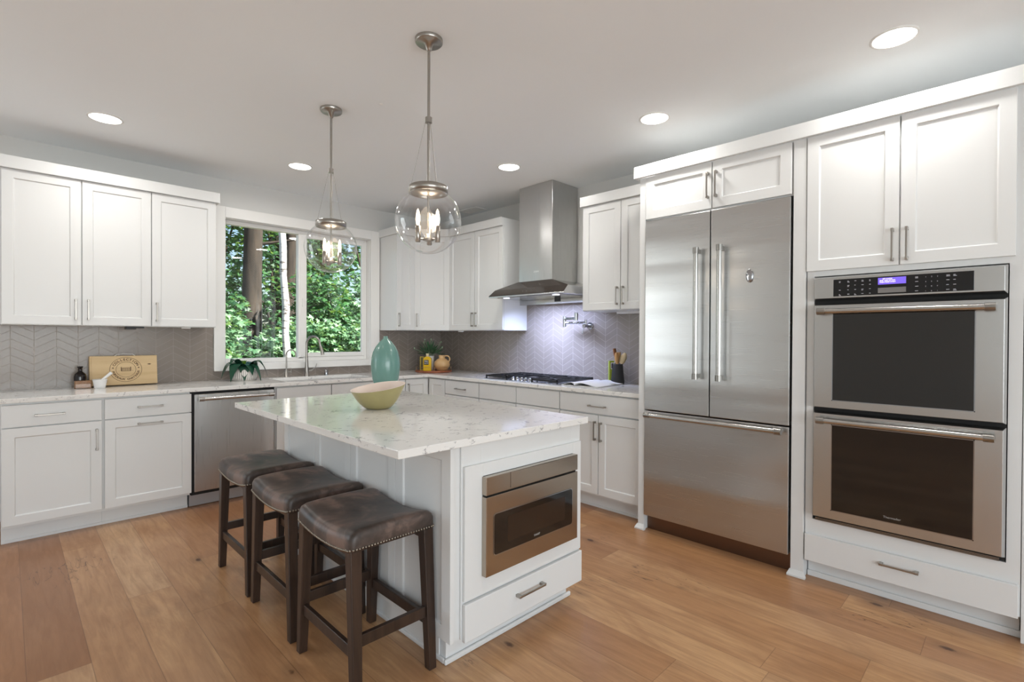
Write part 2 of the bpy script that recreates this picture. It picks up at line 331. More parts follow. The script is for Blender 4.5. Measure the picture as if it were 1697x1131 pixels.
def pull(f, a, z, n, L, vert, parent, m=None):
    """flat bar pull with a broad square foot at each end"""
    b = MB(); h = L/2; t = .0045; r = .028
    for s in (-1, 1):
        if vert:
            b.fb(f, a-.006, a+.006, n, n+r, z+s*h-s*.016, z+s*h)
        else: b.fb(f, a+s*h-s*.016, a+s*h, n, n+r, z-.006, z+.006)
    if vert: b.fb(f, a-t, a+t, n+r-.007, n+r+.001, z-h+.006, z+h-.006)
    else: b.fb(f, a-h+.006, a+h-.006, n+r-.007, n+r+.001, z-t, z+t)
    return b.build('handle', m or NICKEL, parent, bevel=.0015)
TK = .535
def base_body(f, a0, a1, parent, n=.608, toe=True):
    MB().fb(f, a0, a1, .012, n, .108, .883).build('body', WHITE, parent)
    if toe:
        b = MB(); b.fb(f, a0, a1, .05, TK, .0, .108); b.fb(f, a0, a1, TK, TK+.006, 0, .09); b.fb(f, a0, a1, TK+.006, TK+.016, 0, .018)
        b.build('toe_kick', WHITE, parent, bevel=.002)
GB = 'base cabinets along the walls'; N1 = .630
def mid(f, a0, a1): return Q(f, (a0+a1)/2, .3, 0)
# wall A base cabinets
t = thing('base_cabinet', 'white base cabinet under the wine box, door pull on its side, farthest from the dishwasher', 'cabinet', mid('A', -3.79, -3.30), GB)
base_body('A', -3.79, -3.30, t)
d = slab('A', -3.786, -3.307, .733, .870, N1, t); pull('A', -3.566, .800, N1, .145, False, d)
d = shaker('A', -3.786, -3.307, .126, .727, N1, t); pull('A', -3.335, .605, N1, .145, True, d)
t = thing('base_cabinet', 'white pull-out base cabinet beside the dishwasher, horizontal pulls on drawer and tall front', 'cabinet', mid('A', -3.30, -2.785), GB)
base_body('A', -3.30, -2.79, t)
d = slab('A', -3.292, -2.783, .733, .870, N1, t); pull('A', -3.037, .802, N1, .15, False, d)
d = shaker('A', -3.292, -2.783, .126, .727, N1, t); pull('A', -3.037, .685, N1, .15, False, d)
t = thing('base_cabinet', 'white sink base cabinet with two plain false fronts below the window', 'cabinet', mid('A', -2.17, -.91), GB)
base_body('A', -2.178, -.912, t)
slab('A', -2.167, -1.694, .733, .870, N1, t, 'false_front'); slab('A', -1.686, -.916, .733, .870, N1, t, 'false_front')
for a0, a1, ah in ((-2.167, -1.694, -1.722), (-1.686, -1.304, -1.66), (-1.296, -.916, -.945)):
    d = shaker('A', a0, a1, .126, .727, N1, t); pull('A', ah, .62, N1, .145, True, d)
# corner cabinet (L shaped, bi-fold door)
t = thing('base_cabinet', 'white corner base cabinet with two narrow folding doors where the counters meet', 'cabinet', (-.4, -.4, 0), GB)
b = MB(); b.box(-.908, -.01, -.606, -.012, .108, .883); b.box(-.606, -.012, -.908, -.606, .108, .883); b.build('body', WHITE, t)
b = MB(); b.box(-.908, -.3, -TK, -.05, 0, .108); b.box(-TK, -.05, -.908, -.3, 0, .108); b.build('toe_kick', WHITE, t)
d = shaker('A', -.907, -.637, .126, .870, N1, t); pull('A', -.882, .765, N1, .13, True, d)
shaker('B', -.906, -.637, .126, .870, N1, t)
# wall B base cabinets
t = thing('base_cabinet', 'narrow white drawer cabinet between the corner doors and the cooktop cabinet', 'cabinet', mid('B', -.91, -1.43), GB)
base_body('B', -.912, -1.426, t)
d = slab('B', -.913, -1.424, .733, .870, N1, t); pull('B', -1.165, .797, N1, .15, False, d)
for z0, z1 in ((.433, .725), (.126, .425)):
    d = slab('B', -.913, -1.424, z0, z1, N1, t); pull('B', -1.165, z1-.06, N1, .15, False, d)
t = thing('base_cabinet', 'white base cabinet under the cooktop with two plain fronts and no pulls on top', 'cabinet', mid('B', -1.43, -2.40), GB)
base_body('B', -1.430, -2.402, t)
slab('B', -1.434, -1.913, .733, .870, N1, t, 'false_front'); slab('B', -1.921, -2.401, .733, .870, N1, t, 'false_front')
d = shaker('B', -1.434, -1.913, .126, .725, N1, t); pull('B', -1.89, .63, N1, .145, True, d)
d = shaker('B', -1.921, -2.401, .126, .725, N1, t); pull('B', -1.945, .63, N1, .145, True, d)
t = thing('base_cabinet', 'white base cabinet beside the refrigerator panel, wide drawer over two shaker doors', 'cabinet', mid('B', -2.41, -3.15), GB)
base_body('B', -2.406, -3.158, t)
d = slab('B', -2.410, -3.155, .733, .870, N1, t); pull('B', -2.775, .79, N1, .155, False, d)
d = shaker('B', -2.410, -2.779, .126, .722, N1, t); pull('B', -2.757, .606, N1, .145, True, d)
d = shaker('B', -2.785, -3.155, .126, .722, N1, t); pull('B', -2.811, .601, N1, .145, True, d)

# countertops
b = MB()   # L-shaped worktop around the sink cut-out
SX0, SX1, SY0, SY1 = -2.06, -1.24, -.52, -.13
b.box(-3.80, SX0, -.652, -.009, .884, .914); b.box(SX1, -.652, -.652, -.009, .884, .914)
b.box(SX0, SX1, -.652, SY0, .884, .914); b.box(SX0, SX1, SY1, -.009, .884, .914); b.box(-.652, -.009, -3.158, -.009, .884, .914)
tag(b.build('countertop', QUARTZ, bevel=.0025, loc=(-1.9, -.3, .884)), 'white speckled quartz countertop running along both walls', 'countertop')
# sink
t = thing('kitchen_sink', 'stainless undermount sink sunk in the counter below the window', 'sink', (-1.65, -.33, .7))
b = MB(); x0, x1, y0, y1 = SX0-.01, SX1+.01, SY0-.01, SY1+.01
b.box(x0, x1, y0, y1, .66, .663); b.box(x0, x0+.003, y0, y1, .663, .883); b.box(x1-.003, x1, y0, y1, .663, .883); b.box(x0, x1, y0, y0+.003, .663, .883); b.box(x0, x1, y1-.003, y1, .663, .883)
b.build('basin', STEELP, t)
MB().lathe((-1.65, -.33, .664), [(.045, 0), (.045, .003), (.03, .004), (.028, .001)], 24).build('drain', CHROME, t)

# upper cabinets
ZT, NU = 2.392, .350
GU = 'wall cabinets above the counters'
def upper(f, a0, a1, label, z0=ZU, doors=(), depth=.33):
    a0, a1 = sorted((a0, a1)); t = thing('wall_cabinet', label, 'cabinet', Q(f, (a0+a1)/2, .16, z0), GU)
    MB().fb(f, a0, a1, .001, depth, z0, ZT+.012).build('body', WHITE, t, bevel=.001)
    for (d0, d1, ha) in doors:
        d = shaker(f, d0, d1, z0+.004, ZT-.003, NU, t); pull(f, ha, z0+.112, NU, .145, True, d)
    return t
upper('A', -3.79, -2.985, 'white two-door wall cabinet above the wine box, both pulls at its middle', doors=((-3.785, -3.390, -3.420), (-3.384, -2.985, -3.352)))
upper('A', -2.983, -2.544, 'white single-door wall cabinet hung against the window casing, pull on its lower corner', doors=((-2.979, -2.546, -2.950),))
upper('A', -.84, -.612, 'very narrow white wall cabinet between the window and the diagonal corner cabinet', doors=((-.837, -.615, -.815),))
# diagonal corner upper
t = thing('wall_cabinet', 'white corner wall cabinet with one diagonal door above the tray', 'cabinet', (-.3, -.3, ZU), GU)
pl = [(-.002, -.002), (-.61, -.002), (-.61, -.33), (-.33, -.61), (-.002, -.61)]
n = len(pl); b = MB(); b.add([(x, y, ZU) for x, y in pl] + [(x, y, ZT+.012) for x, y in pl], [tuple(range(n)), tuple(range(n, 2*n))] + [(i, (i+1) % n, n+(i+1) % n, n+i) for i in range(n)])
b.build('body', WHITE, t)
dm = MB()
def dq(s, o, z): # along diagonal face, offset outward
    return (-.47 + s*.7071 - o*.7071, -.47 - s*.7071 - o*.7071, z)
hw, st = .188, .057; z0, z1 = ZU+.004, ZT-.003
o4 = [(-hw, z0), (hw, z0), (hw, z1), (-hw, z1)]; i4 = [(-hw+st, z0+st), (hw-st, z0+st), (hw-st, z1-st), (-hw+st, z1-st)]; e = .0045
k4 = [(-hw+st+e, z0+st+e), (hw-st-e, z0+st+e), (hw-st-e, z1-st-e), (-hw+st+e, z1-st-e)]
dm.add([dq(a, .001, z) for a, z in o4]+[dq(a, .02, z) for a, z in o4]+[dq(a, .02, z) for a, z in i4]+[dq(a, .011, z) for a, z in k4],
       [(0, 1, 2, 3), (12, 13, 14, 15)] + [(q, (q+1) % 4, 4+(q+1) % 4, 4+q) for q in range(4)] + [(4+q, 4+(q+1) % 4, 8+(q+1) % 4, 8+q) for q in range(4)] + [(8+q, 8+(q+1) % 4, 12+(q+1) % 4, 12+q) for q in range(4)])
d = dm.build('door', WHITE, t, bevel=.0018)
hb = MB()
for (s0, s1, q0, q1, zz0, zz1) in ((-.166, -.154, .02, .048, 1.412, 1.428), (-.166, -.154, .02, .048, 1.541, 1.557), (-.1645, -.1555, .041, .049, 1.418, 1.551)):
    hb.hexa([dq(s0, q0, zz0), dq(s1, q0, zz0), dq(s1, q1, zz0), dq(s0, q1, zz0), dq(s0, q0, zz1), dq(s1, q0, zz1), dq(s1, q1, zz1), dq(s0, q1, zz1)])
hb.build('handle', NICKEL, d, bevel=.0012)
upper('B', -.612, -1.453, 'white two-door wall cabinet on the corner side of the range hood', doors=((-.614, -1.030, -1.006), (-1.036, -1.450, -1.062)))
upper('B', -2.415, -3.158, 'white two-door wall cabinet between range hood and refrigerator, hung higher', z0=1.525, doors=((-2.418, -2.783, -2.758), (-2.789, -3.155, -2.813)))

# crown mouldings (flat board) along the tops
def crown(pts, label, zc0=2.39, zc1=2.470, th=.022):
    b = MB(); V = [Vector(p) for p in pts]; O = []
    for i, v in enumerate(V):
        dd = [(V[j+1]-V[j]).normalized() for j in (i-1, i) if 0 <= j < len(V)-1]; ns = [Vector((-d.y, d.x)) for d in dd]
        m = ns[0] if len(ns) == 1 else (ns[0]+ns[1])/(1+ns[0].dot(ns[1])); O.append(v+m*th)
    rs = [[(a.x, a.y, zc0), (c.x, c.y, zc0), (c.x, c.y, zc1), (a.x, a.y, zc1)] for a, c in zip(V, O)]
    b.rings(rs, smooth=False)
    for p, q in ():
        p, q = Vector((*p, 0)), Vector((*q, 0)); dd = (q-p).normalized(); nn = Vector((-dd.y, dd.x, 0))*th
        b.hexa([(p.x, p.y, zc0), (q.x, q.y, zc0), (q.x+nn.x, q.y+nn.y, zc0), (p.x+nn.x, p.y+nn.y, zc0), (p.x, p.y, zc1), (q.x, q.y, zc1), (q.x+nn.x, q.y+nn.y, zc1), (p.x+nn.x, p.y+nn.y, zc1)])
    return tag(b.build('crown_board', WHITE, bevel=.002), label, 'molding', 'flat crown boards on the cabinets')
crown([(-3.85, -.374), (-2.522, -.374), (-2.522, -.002)], 'flat white crown board on the wall cabinets left of the window')
crown([(-.862, -.002), (-.862, -.374), (-.622, -.374), (-.374, -.622), (-.374, -1.452), (-.002, -1.452)], 'flat white crown board bending around the corner wall cabinets')
crown([(-.002, -2.400), (-.374, -2.400), (-.374, -3.155)], 'short flat white crown board between range hood and refrigerator')
crown([(-.30, -3.128), (-.722, -3.128), (-.722, -5.25)], 'long flat white crown board over refrigerator and wall ovens')

# ------------------------------------------------------------------ tall run (wall B)
XN = .700
t = thing('refrigerator_surround', 'white cabinet surround framing the refrigerator, with two small doors above it', 'cabinet', Q('B', -3.65, .3, 0))
def post(a0, a1):
    b = MB(); b.fb('B', a0, a1, .01, XN-.006, 0, 2.392); o = b.build('side_panel', WHITE, t, bevel=.0015)
    b = MB(); z = .034; n0, n1 = XN-.006, XN+.016
    b.add([Q('B', a0-.014, n0, 0), Q('B', a1+.014, n0, 0), Q('B', a1+.014, n1, 0), Q('B', a0-.014, n1, 0), Q('B', a0-.003, n0, z), Q('B', a1+.003, n0, z), Q('B', a1+.003, n0+.004, z), Q('B', a0-.003, n0+.004, z),
           Q('B', a0-.014, n0, .01), Q('B', a1+.014, n0, .01), Q('B', a1+.014, n1, .01), Q('B', a0-.014, n1, .01)],
          [(0, 1, 2, 3), (0, 1, 9, 8), (1, 2, 10, 9), (2, 3, 11, 10), (3, 0, 8, 11), (8, 9, 5, 4), (9, 10, 6, 5), (10, 11, 7, 6), (11, 8, 4, 7), (4, 5, 6, 7)])
    b.build('plinth', WHITE, o, bevel=.001)
post(-3.206, -3.162); post(-4.182, -4.118)
MB().fb('B', -4.116, -3.208, .01, .678, 2.098, 2.392).build('body', WHITE, t)
d = shaker('B', -3.660, -3.209, 2.104, 2.388, XN, t); pull('B', -3.640, 2.245, XN, .16, True, d)
d = shaker('B', -4.108, -3.666, 2.104, 2.388, XN, t); pull('B', -3.692, 2.245, XN, .16, True, d)
# refrigerator
t = thing('refrigerator', 'built-in stainless french door refrigerator with tubular handles and bottom freezer drawer', 'refrigerator', Q('B', -3.66, .35, 0))
MB().fb('B', -4.112, -3.210, .03, .655, .104, 2.092).build('body', GAPM, t)
NF = .706
def bar(f, p0, p1, n, parent, r=.0148, m=None, foot=.055):
    """tubular appliance handle with end collars and stand-offs; p0/p1 = (a, z)"""
    b = MB(); A = Vector((p0[0], p0[1])); B = Vector((p1[0], p1[1])); d = (B-A).normalized()
    P3 = lambda v, nn: Q(f, v.x, nn, v.y)
    N = n+foot
    b.tube([P3(A, N), P3(B, N)], r, 18)
    h = b.build('handle', STEELBAR, parent)
    for E, s in ((A, 1), (B, -1)):
        b = MB(); b.tube([P3(E-d*s*.006, N), P3(E+d*s*.03, N)], r*1.28, 18)
        c = E+d*s*.014; w = d*.012; q = Vector((-d.y, d.x))*.010
        b.hexa([P3(c-w-q, n), P3(c+w-q, n), P3(c+w+q, n), P3(c-w+q, n), P3(c-w-q, N), P3(c+w-q, N), P3(c+w+q, N), P3(c-w+q, N)])
        b.build('end_cap', STEELCAP, h)
    return h
d = MB().fb('B', -3.656, -3.212, .656, NF, .822, 2.09).build('door', STEELH, t, bevel=.003); bar('B', (-3.592, 1.056), (-3.592, 1.856), NF, d)
d = MB().fb('B', -4.108, -3.662, .656, NF, .822, 2.09).build('door', STEELH, t, bevel=.003); bar('B', (-3.737, 1.054), (-3.737, 1.858), NF, d)
d = MB().fb('B', -4.108, -3.212, .656, NF, .106, .814).build('freezer_drawer', STEELH, t, bevel=.003); bar('B', (-3.250, .793), (-4.080, .793), NF, d)
MB().fb('B', -4.112, -3.210, .55, .648, .0, .103).build('kick_plate', STEELDK, t)
b = MB()
NFX = -(NF+.007)
tag(MB().ball((NFX, -3.894, 1.668), .022, 24, 14, .3, .95, 1.75).build('oval_magnet', CHROME, loc=(NFX, -3.894, 1.668)), 'small oval chrome badge on the refrigerator right door', 'magnet')
# oven tower
t = thing('oven_cabinet', 'tall white cabinet holding the wall ovens, two doors above and one wide drawer below', 'cabinet', Q('B', -4.6, .33, 0))
b = MB(); b.fb('B', -5.016, -4.186, .10, .680, 1.638, 2.392); b.fb('B', -5.016, -4.186, .10, .680, .111, .332)
b.fb('B', -4.2205, -4.186, .10, .680, .332, 1.638); b.fb('B', -5.016, -4.9715, .10, .680, .332, 1.638)
b.build('body', WHITE, t)
b = MB(); b.fb('B', -5.016, -4.186, .05, .62, 0, .11); b.fb('B', -5.2, -4.186, .62, .634, 0, .03); b.build('toe_kick', WHITE, t, bevel=.003)
d = slab('B', -5.010, -4.188, .106, .250, XN, t); pull('B', -4.600, .196, XN, .155, False, d)
d = shaker('B', -4.586, -4.186, 1.667, 2.388, XN, t); pull('B', -4.562, 1.765, XN, .16, True, d)
d = shaker('B', -4.990, -4.592, 1.667, 2.388, XN, t); pull('B', -4.618, 1.765, XN, .16, True, d)
tag(MB().fb('B', -5.30, -5.0185, .01, .682, 0, 2.392).build('end_panel', WHITE, bevel=.0015), 'white vertical filler panel past the oven cabinet at the picture edge', 'panel')
# wall ovens
t = thing('double_wall_oven', 'stainless double wall oven with dark glass doors and violet display', 'oven', Q('B', -4.6, .33, .35))
MB().fb('B', -4.968, -4.224, .12, .680, .336, 1.632).build('body', GAPM, t)
NO = .728; oa0, oa1 = -4.968, -4.224
def frustum(f, a0, a1, z0, z1, n0, n1, c):
    return [Q(f, a0, n0, z0), Q(f, a1, n0, z0), Q(f, a1, n0, z1), Q(f, a0, n0, z1), Q(f, a0+c, n1, z0+c), Q(f, a1-c, n1, z0+c), Q(f, a1-c, n1, z1-c), Q(f, a0+c, n1, z1-c)]
FF = [(0, 1, 2, 3), (4, 5, 6, 7), (0, 1, 5, 4), (1, 2, 6, 5), (2, 3, 7, 6), (3, 0, 4, 7)]
p = MB(); p.add(frustum('B', oa0, oa1, 1.506, 1.632, .691, NO, .010), FF); cp = p.build('control_panel', STEELP, t, bevel=.001)
MB().fb('B', -4.860, -4.320, NO, NO+.0025, 1.524, 1.611).build('display_glass', DARKPANEL, cp, bevel=.001)
MB().fb('B', -4.620, -4.510, NO+.0025, NO+.0035, 1.572, 1.605).build('display', DISPLAY, cp)
MB().fb('B', -4.620, -4.510, NO+.0025, NO+.0035, 1.531, 1.556).build('sensor_strip', mat('grey_strip', (120, 118, 116), .3, bump=(40, .02)), cp)
b = MB(); rg = random.Random(3)
for (a, n_) in ((-4.345, 1), (-4.382, 4), (-4.412, 4), (-4.442, 4), (-4.474, 4)):
    for k in range(4):
        z = 1.600 - k*.022
        if n_ == 1 and k == 1: continue
        for q in range(2 if rg.random() < .5 else 1): b.fb('B', a-.012*(.4+.4*rg.random()), a, NO+.0025, NO+.003, z-q*.005-.002, z-q*.005)
for a in (-4.654, -4.766, -4.790):
    for k in range(4):
        z = 1.600 - k*.022
        for q in range(2 if rg.random() < .5 else 1): b.fb('B', a-.013*(.6+.4*rg.random()), a, NO+.0025, NO+.003, z-q*.005-.002, z-q*.005)
for ci, a in enumerate((-4.693, -4.714, -4.735)):
    for k, ch in enumerate(('123', '456', '789', '•0•')):
        b.text(ch[ci], .007, lambda x, y, z, a=a, k=k: Q('B', a-x, NO+.003+z, 1.596-k*.022+y), .0002)
b.build('button_marking', GLYPH, cp)
b = MB()
for k, s in enumerate(('SET CLOCK', 'END TIME OF DAY', 'THEN PRESS START')): b.text(s, .0075, lambda x, y, z, k=k: Q('B', -4.548-x, NO+.0037+z, 1.599-k*.008+y), .0001)
b.build('display_lettering', emit('display_white', (.95, .93, 1), 1.3), cp)
def oven_door(z0, z1, wz0, wz1, hz, logo=None):
    b = MB(); b.add(frustum('B', oa0, oa1, z0, z1, .691, NO, .010), FF); d = b.build('oven_door', STEELP, t, bevel=.001)
    MB().fb('B', -4.864, -4.320, NO, NO+.002, wz0, wz1).build('door_glass', BLKGLASS, d, bevel=.0008)
    b = MB(); gw = .0025
    for (a0, a1, q0, q1) in ((-4.868, -4.864, wz0-.004, wz1+.004), (-4.320, -4.316, wz0-.004, wz1+.004), (-4.868, -4.316, wz0-.004, wz0), (-4.868, -4.316, wz1, wz1+.004)): b.fb('B', a0, a1, NO, NO+gw, q0, q1)
    b.build('glass_trim', CHROME, d)
    bar('B', (-4.262, hz), (-4.926, hz), NO, d, r=.0138, foot=.042)
    if logo: MB().text(logo, .015, lambda x, y, z: Q('B', -4.575-x, NO+.0025+z, wz0+.022+y), .0002).build('logo', LOGOM, d)
oven_door(.936, 1.490, .987, 1.436, 1.447)
oven_door(.356, .922, .414, .856, .880, 'Thermador')
b = MB()
for k in range(4): b.fb('B', -4.95, -4.24, .700, .703, .338+k*.004, .340+k*.004)
b.build('vent_grille', NICKEL, t)

# ------------------------------------------------------------------ dishwasher
t = thing('dishwasher', 'stainless dishwasher with a tubular handle between two white base cabinets', 'dishwasher', Q('A', -2.48, .3, 0))
MB().fb('A', -2.782, -2.182, .03, .612, .10, .882).build('body', GAPM, t)
d = MB().fb('A', -2.766, -2.192, .612, .640, .128, .862).build('door', STEELV, t, bevel=.003)
bar('A', (-2.740, .828), (-2.215, .828),   .640, d, r=.012, foot=.045)
MB().fb('A', -2.782, -2.182, .05, .555, .004, .10).build('toe_kick', mat('grey_toe_panel', (176, 176, 178), .35, .4, bump=(60, .03)), t)

# ------------------------------------------------------------------ range hood
t = thing('range_hood', 'stainless chimney range hood with black glass canopy over the cooktop', 'range hood', (-.2, -1.9, 1.68))
MB().box(-.362, -.009, -2.092, -1.686, 1.812, CZ-.002).build('chimney', STEELV, t, bevel=.0015)
b = MB(); y0, y1 = -2.372, -1.468
A_ = [(-.009, y0, 1.682), (-.545, y0, 1.682), (-.545, y1, 1.682), (-.009, y1, 1.682)]
Bm = [(-.009, y0+.012, 1.742), (-.475, y0+.012, 1.742), (-.475, y1-.012, 1.742), (-.009, y1-.012, 1.742)]
T_ = [(-.009, -2.10, 1.815), (-.366, -2.10, 1.815), (-.366, -1.68, 1.815), (-.009, -1.68, 1.815)]
lo = [(x, y, 1.672) for x, y, z in A_]
b.add(lo + A_ + Bm + T_, [(0, 1, 5, 4), (1, 2, 6, 5), (2, 3, 7, 6), (3, 0, 4, 7)] + [(4, 5, 9, 8), (5, 6, 10, 9), (6, 7, 11, 10), (7, 4, 8, 11)] + [(8, 9, 13, 12), (9, 10, 14, 13), (10, 11, 15, 14), (11, 8, 12, 15), (12, 13, 14, 15)])
b.add([(-.009, y0, 1.672), (-.545, y0, 1.672), (-.545, y1, 1.672), (-.009, y1, 1.672)], [(0, 1, 2, 3)])
b.build('canopy', STEELP, t, bevel=.001)
def off(p, q=.004): return (p[0]-q, p[1], p[2]+q*.8)
b = MB()
f1 = [off(A_[1]), off(A_[2]), off(Bm[2]), off(T_[2]), off(T_[1]), off(Bm[1])]
b.add(f1 + [(x+.004, y, z-.003) for x, y, z in f1], [(0, 1, 2, 5), (5, 2, 3, 4), (6, 7, 8, 11), (11, 8, 9, 10), (0, 1, 7, 6), (1, 2, 8, 7), (2, 3, 9, 8), (3, 4, 10, 9), (4, 5, 11, 10), (5, 0, 6, 11)])
gp = b.build('glass_front', mat('smoked_glass', (52, 45, 40), .1, bump=(3, .003)), t)
b = MB()
for y in (-1.93, -1.885): b.lathe((-.518, y, 1.712), [(.003, -.001), (.003, .0015)], 10, axis='x')
b.build('control_button', CHROME, gp)
MB().box(-.11, -.009, -2.36, -1.45, 1.622, 1.668).build('rear_channel', STEELP, t, bevel=.001)
MB().box(-.113, -.1105, -1.98, -1.91, 1.64, 1.668).build('sensor', BLKGLASS, t)
MB().box(-.50, -.13, -2.30, -1.54, 1.668, 1.6715).build('filter', CHROME, t)
b = MB()
for y in (-1.62, -2.22): b.lathe((-.46, y, 1.666), [(.03, 0), (.03, .004)], 20)
b.build('lamp_lens', emit('hood_lamp', (.8, .84, 1), 3), t)
MB().text('ZIM', .03, lambda x, y, z: (-.3625-z, -1.90-x*1.3, 1.90+y*.7), .0003).build('logo', TRIM, t)
l = area('hood_lamp_light', (-.36, -1.92, 1.655), (0, math.radians(-26), 0), .10, .55, 13, (.52, .62, 1.0), math.radians(125)); l.parent = t; l.location = Vector(l.location) - t.location

# ------------------------------------------------------------------ cooktop
t = thing('gas_cooktop', 'stainless gas cooktop with black cast iron grates and five front knobs', 'cooktop', (-.33, -1.90, .914))
MB().box(-.605, -.075, -2.365, -1.455, .9145, .922).build('steel_top', STEELP, t, bevel=.002)
for (y0, y1) in ((-2.345, -2.055), (-2.045, -1.765), (-1.755, -1.475)):
    b = MB(); z0, z1 = .942, .954
    xs0 = -.585 if (y0 != -2.045) else -.50
    for y in (y0, y1-.010): b.box(xs0, -.095, y, y+.010, z0-.005, z1)
    for x in (xs0, -.105): b.box(x, x+.010, y0, y1, z0-.005, z1)
    for x in ([-.34] if xs0 < -.55 else [-.30]): b.box(x-.005, x+.005, y0, y1, z0, z1)
    ym = (y0+y1)/2
    for x in (-.46, -.22):
        if x < xs0+.06: continue
        b.box(x-.10, x+.10, ym-.005, ym+.005, z0, z1); b.box(x-.005, x+.005, ym-.12, ym+.12, z0, z1)
        for s in (-1, 1):
            b.hexa([(x-.07, ym-s*.09, z0), (x-.06, ym-s*.095, z0), (x+.07, ym+s*.09, z0), (x+.06, ym+s*.095, z0), (x-.07, ym-s*.09, z1), (x-.06, ym-s*.095, z1), (x+.07, ym+s*.09, z1), (x+.06, ym+s*.095, z1)])
    for x in (xs0+.005, -.10):
        for y in (y0+.005, y1-.005): b.box(x-.006, x+.006, y-.006, y+.006, .922, z0)
    b.build('grate', BLACK, t)
for (x, y, r) in ((-.46, -2.20, .04), (-.22, -2.20, .032), (-.30, -1.905, .05), (-.46, -1.615, .032), (-.22, -1.615, .04)):
    MB().lathe((x, y, .922), [(r*1.2, 0), (r*1.2, .008), (r, .008), (r, .016), (r*.8, .018)], 20).build('burner', BLACK, t)
for k in range(5):
    y = -1.905 + (k-2)*.052
    MB().lathe((-.55, y, .922), [(.019, 0), (.019, .003), (.016, .004), (.014, .026), (.010, .028)], 18).build('knob', CHROME, t)

# ------------------------------------------------------------------ pot filler
t = thing('pot_filler', 'chrome folding pot filler tap on the tile beside the hood', 'faucet', (-.009, -2.247, 1.41))
b = MB(); b.lathe((-.0095, -2.247, 1.41), [(.033, 0), (.033, -.006), (.028, -.010)], 24, axis='x'); b.tube([(-.015, -2.247, 1.41), (-.085, -2.247, 1.41)], .014, 14); b.build('wall_flange', CHROME, t)
b = MB(); b.tube([(-.075, -2.247, 1.40), (-.075, -2.247, 1.465)], .012, 14); b.tube([(-.075, -2.247, 1.437), (-.16, -2.07, 1.437)], .0125, 14); b.tube([(-.16, -2.07, 1.40), (-.16, -2.07, 1.497)], .015, 16); b.build('lower_arm', CHROME, t)
b = MB(); b.tube([(-.16, -2.07, 1.473), (-.20, -2.23, 1.473)], .0125, 14); b.tube([(-.20, -2.235, 1.455), (-.20, -2.235, 1.525)], .017, 16); b.build('upper_arm', CHROME, t)
MB().tube([(-.085, -2.247, 1.41), (-.105, -2.247, 1.41)], .016, 14).tube([(-.10, -2.247, 1.41), (-.11, -2.235, 1.34)], .005, 8).build('lever', CHROME, t)

# ------------------------------------------------------------------ faucets at the sink
t = thing('kitchen_faucet', 'tall brushed nickel gooseneck faucet behind the sink', 'faucet', (-1.686, -.085, .914))
b = MB(); x, y = -1.686, -.085
b.lathe((x, y, .914), [(.027, 0), (.027, .006), (.020, .014), (.021, .06), (.0165, .10), (.0125, .17), (.011, .24)], 20)
b.build('body', NICKEL, t)
pts = [(x, y, 1.15)] + [(x+.038-.038*math.cos(a)*1.0, y-.062+.062*math.cos(a), 1.235+.068*math.sin(a)) for a in [PI*k/14 for k in range(15)]] + [(x+.082, y-.130, 1.20)]
MB().tube(pts, .0105, 14).build('spout', NICKEL, t)
MB().tube([(x+.080, y-.128, 1.212), (x+.090, y-.138, 1.165), (x+.096, y-.144, 1.125)], [.0125, .0155, .017], 16).build('spray_head', NICKEL, t)
MB().tube([(x+.015, y, .965), (x+.05, y-.005, .972)], .009, 12).tube([(x+.05, y-.005, .972), (x+.085, y-.012, 1.0), (x+.095, y-.014, 1.035)], [.006, .0045, .003], 10).build('lever', NICKEL, t)
t = thing('filtered_water_tap', 'thin brushed nickel filtered water tap to the side of the tall faucet', 'faucet', (-1.879, -.085, .914))
x = -1.879
MB().lathe((x, y, .914), [(.019, 0), (.019, .004), (.014, .008), (.013, .07), (.006, .075)], 18).build('body', NICKEL, t)
MB().tube([(x, y, .985), (x, y, 1.12)] + [(x+.028-.028*math.cos(a), y-.04+.04*math.cos(a), 1.13+.045*math.sin(a)) for a in [PI*k/12 for k in range(13)]] + [(x+.058, y-.082, 1.105)], .0064, 12).build('spout', NICKEL, t)
MB().tube([(x+.012, y, .965), (x+.042, y-.004, .965)], .004, 8).tube([(x+.042, y-.004, .955), (x+.042, y-.004, 1.0)], .004, 8).build('lever', NICKEL, t)
tag(MB().lathe((-1.488, -.085, .914), [(.019, 0), (.019, .012), (.017, .045), (.012, .055)], 18).build('air_gap_cap', CHROME, loc=(-1.488, -.085, .914)), 'short chrome air gap cap beside the tall faucet', 'fitting')

# ------------------------------------------------------------------ island
t = thing('kitchen_island', 'white kitchen island base with shaker side panels, open for the microwave', 'island', (-2.15, -2.6, 0))
b = MB(); b.box(-2.538, -1.765, -3.0, -1.80, .112, .883); b.box(-2.538, -1.765, -3.452, -3.0, .75, .883); b.box(-2.538, -1.765, -3.452, -3.0, .112, .325)
b.box(-2.538, -2.425, -3.452, -3.0, .325, .75); b.box(-1.795, -1.765, -3.452, -3.0, .325, .75)
b.build('body', WHITE, t)
b = MB(); b.box(-2.502, -1.760, -3.461, -3.452, .112, .883); fo = b.build('face_frame', WHITE, t, bevel=.0015) if False else None
b = MB()
for (x0, x1, z0, z1) in ((-2.502, -2.40, .112, .883), (-1.815, -1.745, .112, .883), (-2.40, -1.815, .742, .883), (-2.40, -1.815, .112, .338)): b.box(x0, x1, -3.462, -3.453, z0, z1)
b.build('face_frame', WHITE, t, bevel=.001)
b = MB()
for (x0, x1, z0, z1) in ((-2.494, -2.398, .262, .794), (-1.817, -1.752, .262, .794), (-2.398, -1.817, .742, .794), (-2.398, -1.817, .262, .336)): b.box(x0, x1, -3.475, -3.4625, z0, z1)
